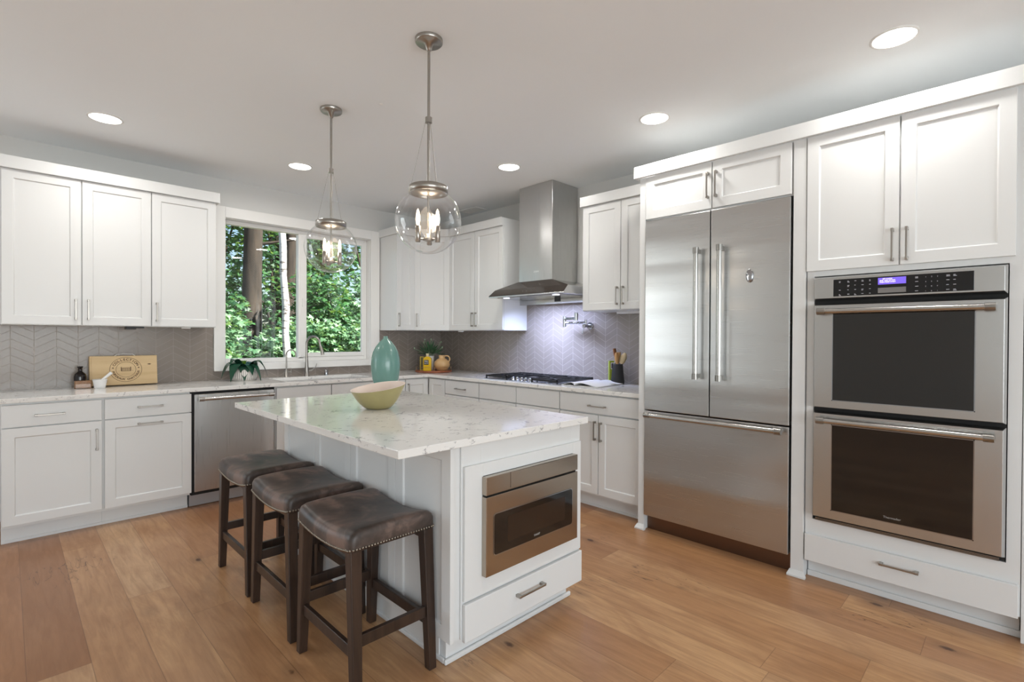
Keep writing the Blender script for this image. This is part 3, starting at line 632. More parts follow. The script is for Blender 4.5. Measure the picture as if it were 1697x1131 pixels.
b.build('microwave_surround', WHITE, t, bevel=.001)
d = MB().box(-2.496, -1.748, -3.482, -3.4625, .102, .252).build('drawer', WHITE, t, bevel=.003); pull('A', -2.13, .193, 3.482, .17, False, d)
ys = [-3.470, -3.078, -2.668, -2.260, -1.83]
for k in range(4): shaker('B', ys[k]+.0015, ys[k+1]-.0015, .118, .880, 2.560, t, 'side_panel')
b = MB(); b.box(-2.525, -1.765, -3.398, -1.86, .0005, .112); b.box(-2.531, -2.525, -3.36, -1.86, .02, .10); b.build('toe_kick', WHITE, t, bevel=.002)
b = MB(); z = .022
b.box(-2.537, -1.745, -3.412, -3.398, 0, z); b.box(-2.537, -2.525, -3.398, -1.86, 0, z); b.build('shoe_molding', WHITE, t, bevel=.006, seg=3)
tag(MB().box(-2.815, -1.733, -3.505, -1.752, .8835, .914).build('island_countertop', QUARTZ, bevel=.0025, loc=(-2.27, -2.63, .884)), 'white speckled quartz island top overhanging the three stools', 'countertop')
# microwave drawer
t = thing('microwave_drawer', 'stainless microwave drawer built into the end of the island', 'microwave', (-2.11, -3.3, .34))
MWS = steel('stainless_microwave', 'h', base=(176, 165, 152), rough=.2, wav=.012)
MB().box(-2.400, -1.816, -3.462, -3.02, .342, .740).build('body', GAPM, t)
MB().box(-2.405, -1.812, -3.502, -3.4755, .668, .741).build('control_panel', MWS, t, bevel=.0015)
MB().box(-2.403, -1.814, -3.490, -3.4765, .660, .668).build('gap_strip', GAPM, t)
b = MB(); b.box(-2.268, -1.953, -3.5045, -3.5025, .674, .739); b.build('flip_panel', MWS, t, bevel=.001)
d = MB().box(-2.405, -1.812, -3.502, -3.4755, .338, .660).build('drawer_front', MWS, t, bevel=.0015)
def rrect(x0, x1, z0, z1, r, n=5):
    out = []
    for cx, cz, a0 in ((x1-r, z1-r, 0), (x0+r, z1-r, PI/2), (x0+r, z0+r, PI), (x1-r, z0+r, 1.5*PI)):
        for k in range(n+1): a = a0+PI/2*k/n; out.append((cx+r*math.cos(a), cz+r*math.sin(a)))
    return out
def plate(b, prof, y0, y1):
    b.rings([[(x, y0, z) for x, z in prof], [(x, y1, z) for x, z in prof]], smooth=False)
b = MB(); plate(b, rrect(-2.366, -1.852, .414, .588, .014), -3.5025, -3.5035); b.build('glass_trim', CHROME, d)
b = MB(); plate(b, rrect(-2.362, -1.856, .418, .584, .012), -3.5035, -3.5045); b.build('door_glass', BLKGLASS, d)
b = MB(); plate(b, rrect(-2.285, -1.91, .452, .560, .004), -3.5045, -3.5048); b.build('viewing_window', mat('microwave_window', (44, 32, 24), .12, bump=(400, .05)), d)
MB().text('SHARP', .013, lambda x, y, z: (-2.105+x, -3.505-z, .434+y), .0002).build('logo', LOGOM, d)

# ------------------------------------------------------------------ stools
def stool():
    t = thing('counter_stool', 'x', 'stool', (0, 0, 0), 'leather saddle stools along the island')
    W, L = .360, .455
    def ring(w, l, rad, zf, n=6):
        out = []
        for cx, cy, a0 in ((w/2-rad, l/2-rad, 0), (-w/2+rad, l/2-rad, PI/2), (-w/2+rad, -l/2+rad, PI), (w/2-rad, -l/2+rad, 1.5*PI)):
            nxt = []
            for k in range(n+1):
                a = a0+PI/2*k/n; nxt.append((cx+rad*math.cos(a), cy+rad*math.sin(a)))
            out.append(nxt)
        pts = []
        for q in range(4):
            pts += out[q]; a, c = out[q][-1], out[(q+1) % 4][0]
            for k in range(1, 12): pts.append((a[0]+(c[0]-a[0])*k/12, a[1]+(c[1]-a[1])*k/12))
        return [(x, y, zf(x, y)) for x, y in pts]
    sad = lambda y: (2*y/L)**2
    top = lambda x, y, d=0: .601 + .030*sad(y) - .006*(2*x/W)**2 - d
    bot = lambda x, y: .525 + .024*sad(y)
    rs = [ring(W-.03, L-.03, .012, lambda x, y: bot(x, y)+.004), ring(W-.004, L-.004, .018, bot), ring(W, L, .02, lambda x, y: bot(x, y)+.012)]
    rs += [ring(W, L, .022, lambda x, y: top(x, y, .030)), ring(W-.008, L-.008, .024, lambda x, y: top(x, y, .016)), ring(W-.026, L-.026, .028, lambda x, y: top(x, y, .005)), ring(W-.055, L-.055, .034, lambda x, y: top(x, y, 0))]
    for s in (.72, .5, .25, .02): rs.append(ring((W-.055)*s, (L-.055)*s, .034*s, lambda x, y, s=s: top(x, y, -.003*(1-s))))
    MB().rings(rs).build('seat', LEATHER, t)
    b = MB(); tr = ring(W+.001, L+.001, .02, lambda x, y: bot(x, y)+.009); tr2 = [Vector(p) for p in tr]; acc = 0; cnt = 0
    for i in range(len(tr2)):
        p, q = tr2[i], tr2[(i+1) % len(tr2)]; dd = (q-p).length
        while acc < dd:
            c = p.lerp(q, acc/dd); b.rings([[(c.x+.0048*math.sin(m)*math.cos(a), c.y+.0048*math.sin(m)*math.sin(a), c.z+.0048*math.cos(m)) for a in [2*PI*k/6 for k in range(6)]] for m in (.1, PI/4, PI/2, 3*PI/4, 3.04)], True, True); acc += .0118
        acc -= dd
    b.build('nailhead_trim', mat('antique_nailheads', (150, 142, 130), .3, 1.0, bump=(80, .02)), t, recalc=False)
    legs = {}
    for sx in (-1, 1):
        for sy in (-1, 1):
            tx, ty = sx*(W/2-.026), sy*(L/2-.030); bx, by = sx*(W/2-.021), sy*(L/2-.020+.022)
            zt = .553; h0, h1 = .026, .017
            b = MB(); b.hexa([(bx-h1, by-h1, 0), (bx+h1, by-h1, 0), (bx+h1, by+h1, 0), (bx-h1, by+h1, 0), (tx-h0*.85, ty-h0*.85, zt), (tx+h0*.85, ty-h0*.85, zt), (tx+h0*.85, ty+h0*.85, zt), (tx-h0*.85, ty+h0*.85, zt)])
            b.build('leg', STOOLWOOD, t, bevel=.003)
    def at(sx, sy, z):
        k = z/.553; return (sx*((W/2-.021)*(1-k)+(W/2-.026)*k), sy*((L/2+.002)*(1-k)+(L/2-.030)*k))
    def rail(p, q, z0, z1, th=.018):
        a, c = Vector((*p, 0)), Vector((*q, 0)); d = (c-a).normalized(); a = a+d*.016; c = c-d*.016; nn = Vector((-d.y, d.x, 0))*th/2
        MB().hexa([(*(a-nn).xy, z0), (*(c-nn).xy, z0), (*(c+nn).xy, z0), (*(a+nn).xy, z0), (*(a-nn).xy, z1), (*(c-nn).xy, z1), (*(c+nn).xy, z1), (*(a+nn).xy, z1)]).build('stretcher', STOOLWOOD, t, bevel=.002)
    for sx in (-1, 1): rail(at(sx, -1, .19), at(sx, 1, .19), .165, .208)
    for sy in (-1, 1): rail(at(-1, sy, .235), at(1, sy, .235), .205, .248)
    for sx in (-1, 1): MB().box(sx*(W/2-.035)-.009, sx*(W/2-.035)+.009, -L/2+.05, L/2-.05, .512, .536).build('apron', STOOLWOOD, t)
    return t
s0 = stool()
for i, (x, y, lab) in enumerate(((-2.741, -3.145, 'brown leather saddle stool at the island corner beside the microwave, nearest the camera'), (-2.741, -2.590, 'brown leather saddle stool standing between the two other stools'), (-2.741, -2.052, 'brown leather saddle stool closest to the dishwasher, bluish light on its seat'))):
    o = s0 if i == 0 else copy_tree(s0)
    o.location = (x, y, 0); o['label'] = lab

# ------------------------------------------------------------------ pendants
def pendant(x, y, label, turn):
    t = thing('pendant_light', label, 'pendant light', (x, y, CZ), 'glass globe pendants over the island')
    MB().lathe((x, y, CZ-.001), [(.064, 0), (.064, -.014), (.060, -.019), (.02, -.021), (.012, -.05), (.007, -.055)], 32).build('canopy', NICKEL, t)
    MB().tube([(x, y, CZ-.05), (x, y, 2.03)], .0065, 14).tube([(x, y, 2.305), (x, y, 2.33)], .016, 16).build('rod', NICKEL, t)
    cap = MB().lathe((x, y, 0), [(.082, 1.974), (.090, 1.974), (.090, 2.006), (.083, 2.010), (.01, 2.012)], 40, cap0=False, cap1=False).lathe((x, y, 0), [(.082, 1.974), (.081, 2.002), (.01, 2.004)], 40, cap0=False, cap1=False).build('cap', NICKEL, t)
    for k in range(3):
        a = turn+2*PI*k/3; MB().tube([(x+.013*math.cos(a), y+.013*math.sin(a), 2.318), (x+.08*math.cos(a), y+.08*math.sin(a), 2.01)], .0009, 6).build('cable', NICKEL, t)
    r, zc = .154, 1.848; a0 = math.asin(.080/r); n = 40; prof = []
    for k in range(n+1):
        th = a0+(PI-a0)*k/n; prof.append((r*math.sin(th), zc+r*math.cos(th)))
    MB().lathe((x, y, 0), prof, 48, cap0=False, cap1=False).build('globe', GLOBE, t)
    st = MB().tube([(x, y, 2.0), (x, y, 1.755)], .0055, 12).lathe((x, y, 1.752), [(.012, 0), (.026, .004), (.026, .012), (.016, .018), (.016, .032), (.007, .036)], 20)
    st.build('stem', NICKEL, t)
    for k in range(3):
        a = turn+.5+2*PI*k/3; cx, cy = x+.052*math.cos(a), y+.052*math.sin(a)
        s = MB().tube([(x+.02*math.cos(a), y+.02*math.sin(a), 1.762), (cx, cy, 1.758)], .004, 8).lathe((cx, cy, 0), [(.010, 1.744), (.0125, 1.746), (.0125, 1.818), (.010, 1.82)], 16).build('candle_socket', NICKEL, t)
        MB().lathe((cx, cy, 0), [(.006, 1.821), (.0085, 1.832), (.0105, 1.848), (.0092, 1.868), (.006, 1.888), (.001, 1.898)], 16).build('bulb', BULB, s)
    l = bpy.data.lights.new('pendant_glow', 'POINT'); l.energy = 1.3; l.color = (1, .84, .66); l.shadow_soft_size = .05
    o = bpy.data.objects.new('pendant_glow', l); C.objects.link(o); o.parent = t; o.location = (0, 0, 1.86-CZ)
pendant(-2.365, -3.045, 'larger-looking glass globe pendant over the microwave end of the island', .35)
pendant(-2.355, -2.020, 'glass globe pendant hanging in front of the window', .9)

# ------------------------------------------------------------------ ceiling fittings
DL = [(-.872, -4.585, 'recessed ceiling light above the wall ovens'), (-.862, -3.362, 'recessed ceiling light above the refrigerator'), (-.860, -2.052, 'recessed ceiling light in front of the range hood'),
      (-2.062, -.842, 'recessed ceiling light in front of the window'), (-3.312, -.865, 'recessed ceiling light in front of the wall cabinets beside the window')]
proto = None
for (x, y, lab) in DL:
    if proto is None:
        proto = thing('recessed_light', lab, 'ceiling light', (0, 0, CZ), 'recessed ceiling lights')
        MB().lathe((0, 0, CZ), [(.094, -.001), (.094, -.004), (.084, -.007), (.082, -.001)], 40, cap0=False, cap1=False).build('trim_ring', TRIM, proto)
        MB().lathe((0, 0, CZ), [(.082, -.0045), (.082, -.001)], 40).build('lens', LENS, proto)
        l = bpy.data.lights.new('downlight', 'AREA'); l.shape = 'DISK'; l.size = .16; l.energy = 6.0; l.color = (1, .97, .93); l.spread = math.radians(172)
        lo_ = bpy.data.objects.new('downlight', l); C.objects.link(lo_); lo_.parent = proto; lo_.location = (0, 0, -.012); o = proto
    else: o = copy_tree(proto)
    o.location = (x, y, CZ); o['label'] = lab
t = thing('ceiling_vent', 'white slatted air vent in the ceiling above the corner wall cabinets', 'vent', (-.15, -.76, CZ))
b = MB(); x0, x1, y0, y1 = -.228, -.068, -.905, -.62
b.box(x0, x1, y0, y0+.014, CZ-.006, CZ-.001); b.box(x0, x1, y1-.014, y1, CZ-.006, CZ-.001); b.box(x0, x0+.014, y0+.014, y1-.014, CZ-.006, CZ-.001); b.box(x1-.014, x1, y0+.014, y1-.014, CZ-.006, CZ-.001)
b.build('frame', TRIM, t)
b = MB()
for k in range(9): b.box(x0+.018+k*.014, x0+.024+k*.014, y0+.014, y1-.014, CZ-.006, CZ-.001)
b.build('slat', TRIM, t)
tag(MB().lathe((-2.18, -2.301, CZ), [(.014, -.001), (.012, -.003), (.004, -.006)], 16).build('ceiling_sensor', TRIM, loc=(-2.18, -2.301, CZ)), 'tiny white sensor dot on the ceiling between the pendants', 'sensor')
# under-cabinet bits
tag(MB().box(-3.13, -3.02, -.30, -.22, ZU-.012, ZU-.0005).box(-3.13, -3.07, -.30, -.22, ZU-.022, ZU-.012).build('light_driver', BLACK, bevel=.001), 'small black power driver under the two-door wall cabinet above the counter', 'driver')
tag(MB().lathe((-2.74, -.27, ZU-.011), [(.03, 0), (.032, .004), (.03, .0105)], 20).build('puck_light', TRIM, loc=(-2.74, -.27, ZU-.011)), 'white puck light under the single-door wall cabinet by the window', 'light', 'puck lights under the wall cabinets')
tag(MB().lathe((-.27, -.72, ZU-.013), [(.03, 0), (.032, .004), (.03, .0125)], 20).build('puck_light', TRIM, loc=(-.27, -.72, ZU-.013)), 'white puck light under the wall cabinet on the corner side of the hood', 'light', 'puck lights under the wall cabinets')
tag(MB().box(-.12, -.03, -3.15, -2.60, 1.507, 1.5245).build('light_bar', TRIM, bevel=.002), 'white light bar under the higher wall cabinet beside the refrigerator', 'light')

# ------------------------------------------------------------------ things on the counters
CT = .914
# wine box
t = thing('wine_box', 'pale wooden wine box with round brown printed seal, leaning on the tile', 'box', (-3.11, -.06, CT))
bx0, bx1, H, T = -3.322, -2.900, .226, .058; tl = math.radians(7)
def wb(a, n, h):  # along x, outwards, up the tilted face
    return (a, -.012-.030 - n*math.cos(tl) + h*math.sin(tl), CT + .0076 + h*math.cos(tl) - n*math.sin(tl)*(-1)*0 - n*math.sin(tl)*.0)
def wb(a, n, h):
    c, s = math.cos(tl), math.sin(tl); y = -n*c + h*s; z = h*c + n*s
    return (a, -.0395 + y, CT + .0005 + z)
b = MB(); P = [wb(a, n, h) for h in (0, H) for (a, n) in ((bx0, 0), (bx1, 0), (bx1, T), (bx0, T))]
b.hexa(P); body = b.build('box_body', BOXWOOD, t, bevel=.002)
b = MB(); b.hexa([wb(a, n, h) for h in (.004, H-.004) for (a, n) in ((bx0+.012, T), (bx1-.002, T), (bx1-.002, T+.004), (bx0+.012, T+.004))]); lid = b.build('lid', BOXWOOD, t, bevel=.0008)
hd = MB().tube([wb(-3.17, T-.02, H), wb(-3.155, T-.02, H+.013), wb(-3.11, T-.02, H+.017), wb(-3.055, T-.02, H+.013), wb(-3.04, T-.02, H)], .0028, 8).build('rope_handle', TRIM, t)
b = MB(); cx, ch, r0 = -3.103, .118, .096
def ringm(b, ra, rb, n=48, ex=1.06):
    b.add([wb(cx+ex*r*math.cos(2*PI*k/n), T+.0046, ch+r*math.sin(2*PI*k/n)) for r in (ra, rb) for k in range(n)], [(k, (k+1) % n, n+(k+1) % n, n+k) for k in range(n)])
ringm(b, r0, r0-.0026); ringm(b, .060, .0578)
def arc(txt, a0, a1, rad, size, up=True):
    m = len(txt)
    for i, chh in enumerate(txt):
        if chh == ' ': continue
        a = math.radians(a0+(a1-a0)*i/(m-1)); ct, st_ = math.cos(a), math.sin(a)
        def fn(x, y, z, ct=ct, st_=st_):
            if up: u_, v_ = (x*st_ + (rad+y)*ct, -x*ct + (rad+y)*st_)
            else: u_, v_ = (-x*st_ + (rad-y)*ct, x*ct + (rad-y)*st_)
            return wb(cx+1.06*u_, T+.0048+z, ch+v_)
        b.text(chh, size, fn, .0001, .0007)
arc('COLLECTION', 152, 28, .077, .024); arc('BORDEAUX CHATEAUX', 193, 347, .077, .019, up=False)
for a in (170, 10):
    a = math.radians(a); b.add([wb(cx+1.06*.077*math.cos(a)+.005*math.cos(q*PI/5), T+.0047, ch+.077*math.sin(a)+.005*math.sin(q*PI/5)) for q in range(10)], [tuple(range(10))])
def rec(x0, x1, h0, h1): b.add([wb(cx+x, T+.0047, ch+h) for x, h in ((x0, h0), (x1, h0), (x1, h1), (x0, h1))], [(0, 1, 2, 3)])
for k in range(9): rec(-.026+k*.006, -.0235+k*.006, -.012, .012)
rec(-.030, .030, -.0135, -.0115); rec(-.024, .024, .0115, .0135); rec(-.032, -.027, -.012, .020); rec(.027, .032, -.012, .020); rec(-.048, -.036, -.010, -.009); rec(.038, .046, -.010, -.008)
rec(.135, .165, .037, .039); rec(.142, .158, .034, .042)
b.build('printed_seal', PRINT, lid)
# bottle, block, mortar
tag(MB().lathe((-3.378, -.115, CT), [(.034, 0), (.036, .004), (.037, .085), (.033, .103), (.018, .118), (.0125, .123), (.0125, .150), (.017, .152), (.017, .160), (.012, .161)], 28).build('apothecary_bottle', mat('near_black_glass', (22, 14, 14), .08, bump=(4, .003)), loc=(-3.378, -.115, CT)), 'dark apothecary bottle standing behind the amber dish', 'bottle')
b = MB(); y0 = -.165; b.box(-3.416, -3.318, y0-.022, y0+.008, CT+.0005, CT+.006); 
for (x0, x1, q0, q1) in ((-3.416, -3.412, y0-.022, y0+.008), (-3.322, -3.318, y0-.022, y0+.008), (-3.412, -3.322, y0-.022, y0-.018), (-3.412, -3.322, y0+.004, y0+.008)): b.box(x0, x1, q0, q1, CT+.006, CT+.058)
b.box(-3.411, -3.323, y0-.017, y0+.003, CT+.0062, CT+.034)
tag(b.build('glass_dish', mat('rose_amber_glass', (206, 160, 118), .05, bump=(4, .003), Transmission_Weight=.75), bevel=.002, loc=(-3.367, -.17, CT)), 'small rose-amber glass dish in front of the dark bottle', 'dish')
mo = MB().lathe((-3.275, -.215, CT), [(.030, 0), (.034, .003), (.036, .02), (.043, .060), (.045, .066), (.041, .066), (.036, .03), (.02, .012), (.001, .010)], 32, cap1=False)
MARB = mat('white_marble', (230, 229, 228), .3, bump=(12, .02), var=.03)
tag(mo.build('mortar', MARB, loc=(-3.275, -.215, CT)), 'small white marble mortar in front of the wine box', 'mortar')
tag(MB().tube([(-3.300, -.217, CT+.030), (-3.27, -.215, CT+.052), (-3.222, -.212, CT+.098), (-3.207, -.211, CT+.112)], [.013, .009, .010, .012], 16).build('pestle', MARB, loc=(-3.275, -.215, CT)), 'white marble pestle resting in the mortar', 'pestle')
# potted plant by the window
px, py = -2.285, -.19
t = thing('potted_plant', 'drooping dark-leaved plant in a ribbed white pot below the window', 'plant', (px, py, CT))
STRIPE = mat('white_ceramic_matte', (226, 222, 216), .5, bump=(60, .03)); STRDK = mat('grey_glaze_line', (110, 102, 98), .6, bump=(60, .03))
pprof = [(.085, .0), (.095, .006), (.104, .035), (.102, .07), (.088, .098), (.078, .106)]
pot = MB().lathe((px, py, CT), pprof + [(.072, .106), (.07, .095)], 48, cap1=False).build('pot', STRIPE, t)
b = MB()
for k in range(40):
    a = 2*PI*k/40; da = .016
    for (r1, h1), (r2, h2) in zip(pprof[1:], pprof[2:]):
        r1, r2 = r1+.0008, r2+.0008
        b.add([(px+r1*math.cos(a-da), py+r1*math.sin(a-da), CT+h1), (px+r1*math.cos(a+da), py+r1*math.sin(a+da), CT+h1), (px+r2*math.cos(a+da), py+r2*math.sin(a+da), CT+h2), (px+r2*math.cos(a-da), py+r2*math.sin(a-da), CT+h2)], [(0, 1, 2, 3)])
b.build('glaze_stripe', STRDK, pot)
MB().lathe((px, py, CT+.094), [(.0705, 0), (.0705, .002)], 24).build('soil', SOIL, pot)
PLANTM = mat('glossy_dark_leaf', (34, 74, 56), .22, bump=(20, .05), var=.25)
def strap(b, base, az, L, arch, w, droop, n=12):
    vs = []; d = Vector((math.cos(az), math.sin(az), 0)); s = Vector((-d.y, d.x, 0))
    for i in range(n+1):
        u = i/n; p = Vector(base) + d*(L*u*(1-.18*u*u)) + Vector((0, 0, arch*math.sin(min(1, u*1.35)*PI*.55) - droop*u**2.4)); ww = w*math.sin(PI*(.08+.90*u)**.8)*.5
        vs += [tuple(p-s*ww+Vector((0, 0, .006))), tuple(p), tuple(p+s*ww+Vector((0, 0, .006)))]
    fs = []
    for i in range(n): fs += [(3*i, 3*i+1, 3*i+4, 3*i+3), (3*i+1, 3*i+2, 3*i+5, 3*i+4)]
    b.add(vs, fs, True)
for k, (az, L, ar, w_, dr) in enumerate(((3.25, .165, .075, .05, .15), (3.8, .15, .075, .06, .17), (4.45, .09, .05, .06, .14), (5.0, .10, .06, .055, .11), (5.75, .15, .085, .055, .10), (6.1, .17, .085, .05, .155), (.5, .13, .07, .05, .09), (2.4, .14, .07, .05, .09), (1.5, .06, .05, .05, .06), (5.3, .15, .06, .035, .16), (3.5, .11, .09, .05, .06))):
    b = MB(); strap(b, (px+.02*math.cos(az), py+.02*math.sin(az), CT+.095), az, L*1.22, ar*1.25, w_*1.9, dr*1.12); b.build('leaf', PLANTM, t, recalc=False)
b = MB()
for k in range(6): strap(b, (px, py, CT+.10), k*1.05, .03, .06, .02, -.01, 6)
b.build('young_shoot', mat('fresh_shoot', (104, 150, 50), .4, var=.2, bump=(20, .03)), t, recalc=False)

# vase and bowl on the island
VX, VY = -1.905, -1.905
vp = [(.046, 0), (.050, .003), (.074, .05), (.089, .10), (.097, .15), (.099, .20), (.095, .245), (.085, .285), (.068, .32), (.045, .350), (.025, .370), (.0155, .381), (.0155, .392), (.013, .394), (.010, .385)]
def celadon():
    g = G('celadon_glaze'); p = g.objpos(); n = g.noise(g.vec(p[0], p[1], p[2]), 5, 3)
    g.put(g.b.inputs['Base Color'], g.mix(n, lin((92, 134, 126)), lin((114, 152, 142)))); g.b.inputs['Roughness'].default_value = .25; g.b.inputs['Coat Weight'].default_value = .3; return g.m
tag(MB().lathe((VX, VY, CT), vp, 48).build('vase', celadon(), loc=(VX, VY, CT)), 'tall teal ceramic vase with tiny neck behind the bowl', 'vase')
BXC = Vector((-2.335, -2.545)); rv = Vector((R.x, R.y)); fv = Vector((F.x, F.y)); t = thing('wavy_bowl', 'olive and cream bowl with a wavy rim on the island', 'bowl', (BXC.x, BXC.y, CT))
def bowl_pts(k, inner):
    """k in 0..1 foot to rim; long axis along the room diagonal facing the window"""
    out = []; N = 64
    for i in range(N):
        a = 2*PI*i/N; c, s = math.cos(a), math.sin(a)
        rim = .118 + .024*math.cos(a-.75); s = math.copysign(abs(s)**1.22, s)
        A = .052 + (.148-.052)*k**.72; B = .050 + (.122-.050)*k**.72
        if inner: A -= .006; B -= .006
        h = rim*(k**1.25) + (.006 if inner and k == 0 else 0) + (.001 if inner and k == 1 else 0)
        if inner and k < 1: h += .006*(1-k)
        q = rv*(A*c) + fv*(B*s); out.append((BXC.x+q.x, BXC.y+q.y, CT+.0005+h))
    return out
ks = [0, .05, .12, .22, .34, .48, .62, .76, .88, .96, 1]
MB().rings([bowl_pts(k, False) for k in ks] , cap1=False).build('outside', mat('olive_glaze', (160, 150, 104), .3, bump=(9, .04), var=.2), t, label='olive outside of the bowl')
MB().rings([bowl_pts(1, False)] + [bowl_pts(k, True) for k in ks[::-1]], cap0=False).build('inside', mat('cream_glaze', (228, 212, 200), .35, bump=(9, .03)), t, label='cream inside of the bowl')

# corner tray group
tx, ty = -.408, -.416
t = thing('round_tray', 'round reddish wooden tray with a thin wire rail in the counter corner', 'tray', (tx, ty, CT))
MB().lathe((tx, ty, CT), [(.190, .0005), (.201, .006), (.202, .018), (.198, .020)], 48).build('tray_base', TRAYWOOD, t)
b = MB(); b.tube([(tx+.190*math.cos(2*PI*k/40), ty+.190*math.sin(2*PI*k/40), CT+.062) for k in range(41)], .0018, 6)
for k in range(8): a = 2*PI*k/8+.2; b.tube([(tx+.190*math.cos(a), ty+.190*math.sin(a), CT+.02), (tx+.190*math.cos(a), ty+.190*math.sin(a), CT+.062)], .0016, 6)
b.build('wire_rail', mat('brass_wire', (176, 134, 92), .3, 1.0, bump=(90, .02)), t)
TZ = CT+.0203
def on_ray(u, k, o=(-3.7655, -5.0061)):
    """plan point seen in the pixel column u at forward depth k"""
    q = F*k + R*((u-848.5)/840.5*k); return o[0]+q.x, o[1]+q.y
# oil bottle: square yellow bottle
x, y = on_ray(708.5, 5.52)
t2 = thing('oil_bottle', 'square bottle of yellow oil with a black label on the tray', 'bottle', (x, y, TZ))
YEL = mat('golden_oil', (226, 186, 30), .12, bump=(6, .003), Transmission_Weight=.15)
ca, sa = math.cos(yaw-PI/2), math.sin(yaw-PI/2)
def lp(a, n, z): # local: a to image right, n towards camera
    return (x + R.x*a - F.x*n, y + R.y*a - F.y*n, z)
def lbox(b, a0, a1, n0, n1, z0, z1): b.hexa([lp(a0, n0, z0), lp(a1, n0, z0), lp(a1, n1, z0), lp(a0, n1, z0), lp(a0, n0, z1), lp(a1, n0, z1), lp(a1, n1, z1), lp(a0, n1, z1)])
b = MB(); lbox(b, -.043, .043, -.02, .02, TZ, TZ+.135); b.hexa([lp(-.043, -.02, TZ+.135), lp(.043, -.02, TZ+.135), lp(.043, .02, TZ+.135), lp(-.043, .02, TZ+.135), lp(-.017, -.012, TZ+.155), lp(.017, -.012, TZ+.155), lp(.017, .012, TZ+.155), lp(-.017, .012, TZ+.155)])
b.build('glass_body', YEL, t2, bevel=.003)
MB().lathe((x, y, TZ+.155), [(.014, 0), (.014, .012), (.016, .014), (.016, .03), (.014, .032)], 16).build('stopper', mat('pale_cork', (214, 198, 160), .6, bump=(90, .1)), t2)
b = MB(); lbox(b, -.035, .016, .0201, .0206, TZ+.066, TZ+.118); lb = b.build('label', BLACK, t2)
b = MB()
for k, s in enumerate(('MAS', 'OLIVE')): b.text(s, .020 if k == 0 else .016, lambda a_, z_, q_, k=k: lp(-.0095+a_, .0209+q_, TZ+.103-k*.021+z_), .0001)
b.build('lettering', TRIM, lb)
# tin behind-left, mug, sprig, jug
x, y = on_ray(700, 5.62)
b = MB(); lbox(b, -.022, .022, -.02, .02, TZ, TZ+.150); t2 = thing('oil_tin', 'narrow dark green tin with yellow edges just behind the oil bottle', 'tin', (x, y, TZ)); b.build('tin_body', mat('olive_tin', (92, 84, 30), .35, bump=(20, .02)), t2, bevel=.002)
b = MB()
for (a0, a1, z0, z1) in ((-.022, -.016, 0, .15), (.016, .022, 0, .15), (-.016, .016, .144, .15), (-.016, .016, 0, .006)): lbox(b, a0, a1, .0203, .021, TZ+z0, TZ+z1)
b.build('edge_band', mat('yellow_band', (206, 176, 60), .4, bump=(20, .02)), t2)
x, y = on_ray(713.5, 5.70)
t2 = thing('herb_cup', 'white cup holding a sprig of narrow green leaves on the tray', 'plant', (x, y, TZ))
MB().lathe((x, y, TZ), [(.034, 0), (.036, .004), (.040, .155), (.037, .155), (.034, .02), (.001, .015)], 28, cap1=False).build('cup', STRIPE, t2)
b = MB(); rg = random.Random(5)
for k in range(150):
    az = rg.uniform(0, 2*PI); el = rg.uniform(.25, 1.45); L = rg.uniform(.13, .26); base = (x+.012*math.cos(az), y+.012*math.sin(az), TZ+.145+rg.uniform(0, .03))
    d = Vector((math.cos(az)*math.cos(el), math.sin(az)*math.cos(el), math.sin(el))); s = (d.cross(Vector((0, 0, 1)))+Vector((0, 0, rg.uniform(-.6, .6)))).normalized()*rg.uniform(.007, .012)
    st = Vector(base)+d*L*rg.uniform(.1, .5); p1 = st+d*.04; p2 = st+d*.095+Vector((0, 0, -.012))
    b.add([tuple(st), tuple(p1-s), tuple(p2), tuple(p1+s)], [(0, 1, 2, 3)])
b.build('foliage', mat('olive_leaf', (66, 100, 70), .45, var=.5, bump=(8, .03)), t2, recalc=False)
b = MB(); rg = random.Random(9)
for k in range(9):
    az = 2*PI*k/9; el = rg.uniform(.5, 1.35); d = Vector((math.cos(az)*math.cos(el), math.sin(az)*math.cos(el), math.sin(el))); p = Vector((x, y, TZ+.14)); b.tube([tuple(p), tuple(p+d*.20)], [.0022, .0012], 5)
    q = p+d*.21; b.ball(tuple(q), .007, 8, 6, 1, 1, 1.7)
b.build('stem', mat('sage_stem', (140, 160, 130), .6, bump=(30, .02)), t2)
x, y = on_ray(732.5, 5.60)
t2 = thing('ceramic_jug', 'round tan glazed jug with a loop handle on the tray', 'jug', (x, y, TZ))
TAN = mat('tan_glaze', (204, 166, 118), .22, bump=(7, .02), var=.08)
MB().lathe((x, y, TZ), [(.045, 0), (.060, .010), (.084, .045), (.089, .065), (.082, .095), (.055, .122), (.036, .132), (.034, .15), (.038, .166), (.034, .166), (.028, .14)], 40, cap1=False).build('jug_body', TAN, t2)
hp = []
for k in range(13):
    a = math.radians(110 - 200*k/12); hp.append(lp(.052+.034*math.cos(a), 0, TZ+.125+.036*math.sin(a)))
MB().tube([lp(.030, 0, TZ+.158)] + hp[1:-2] + [lp(.066, 0, TZ+.100)], .0075, 10).build('handle', TAN, t2)

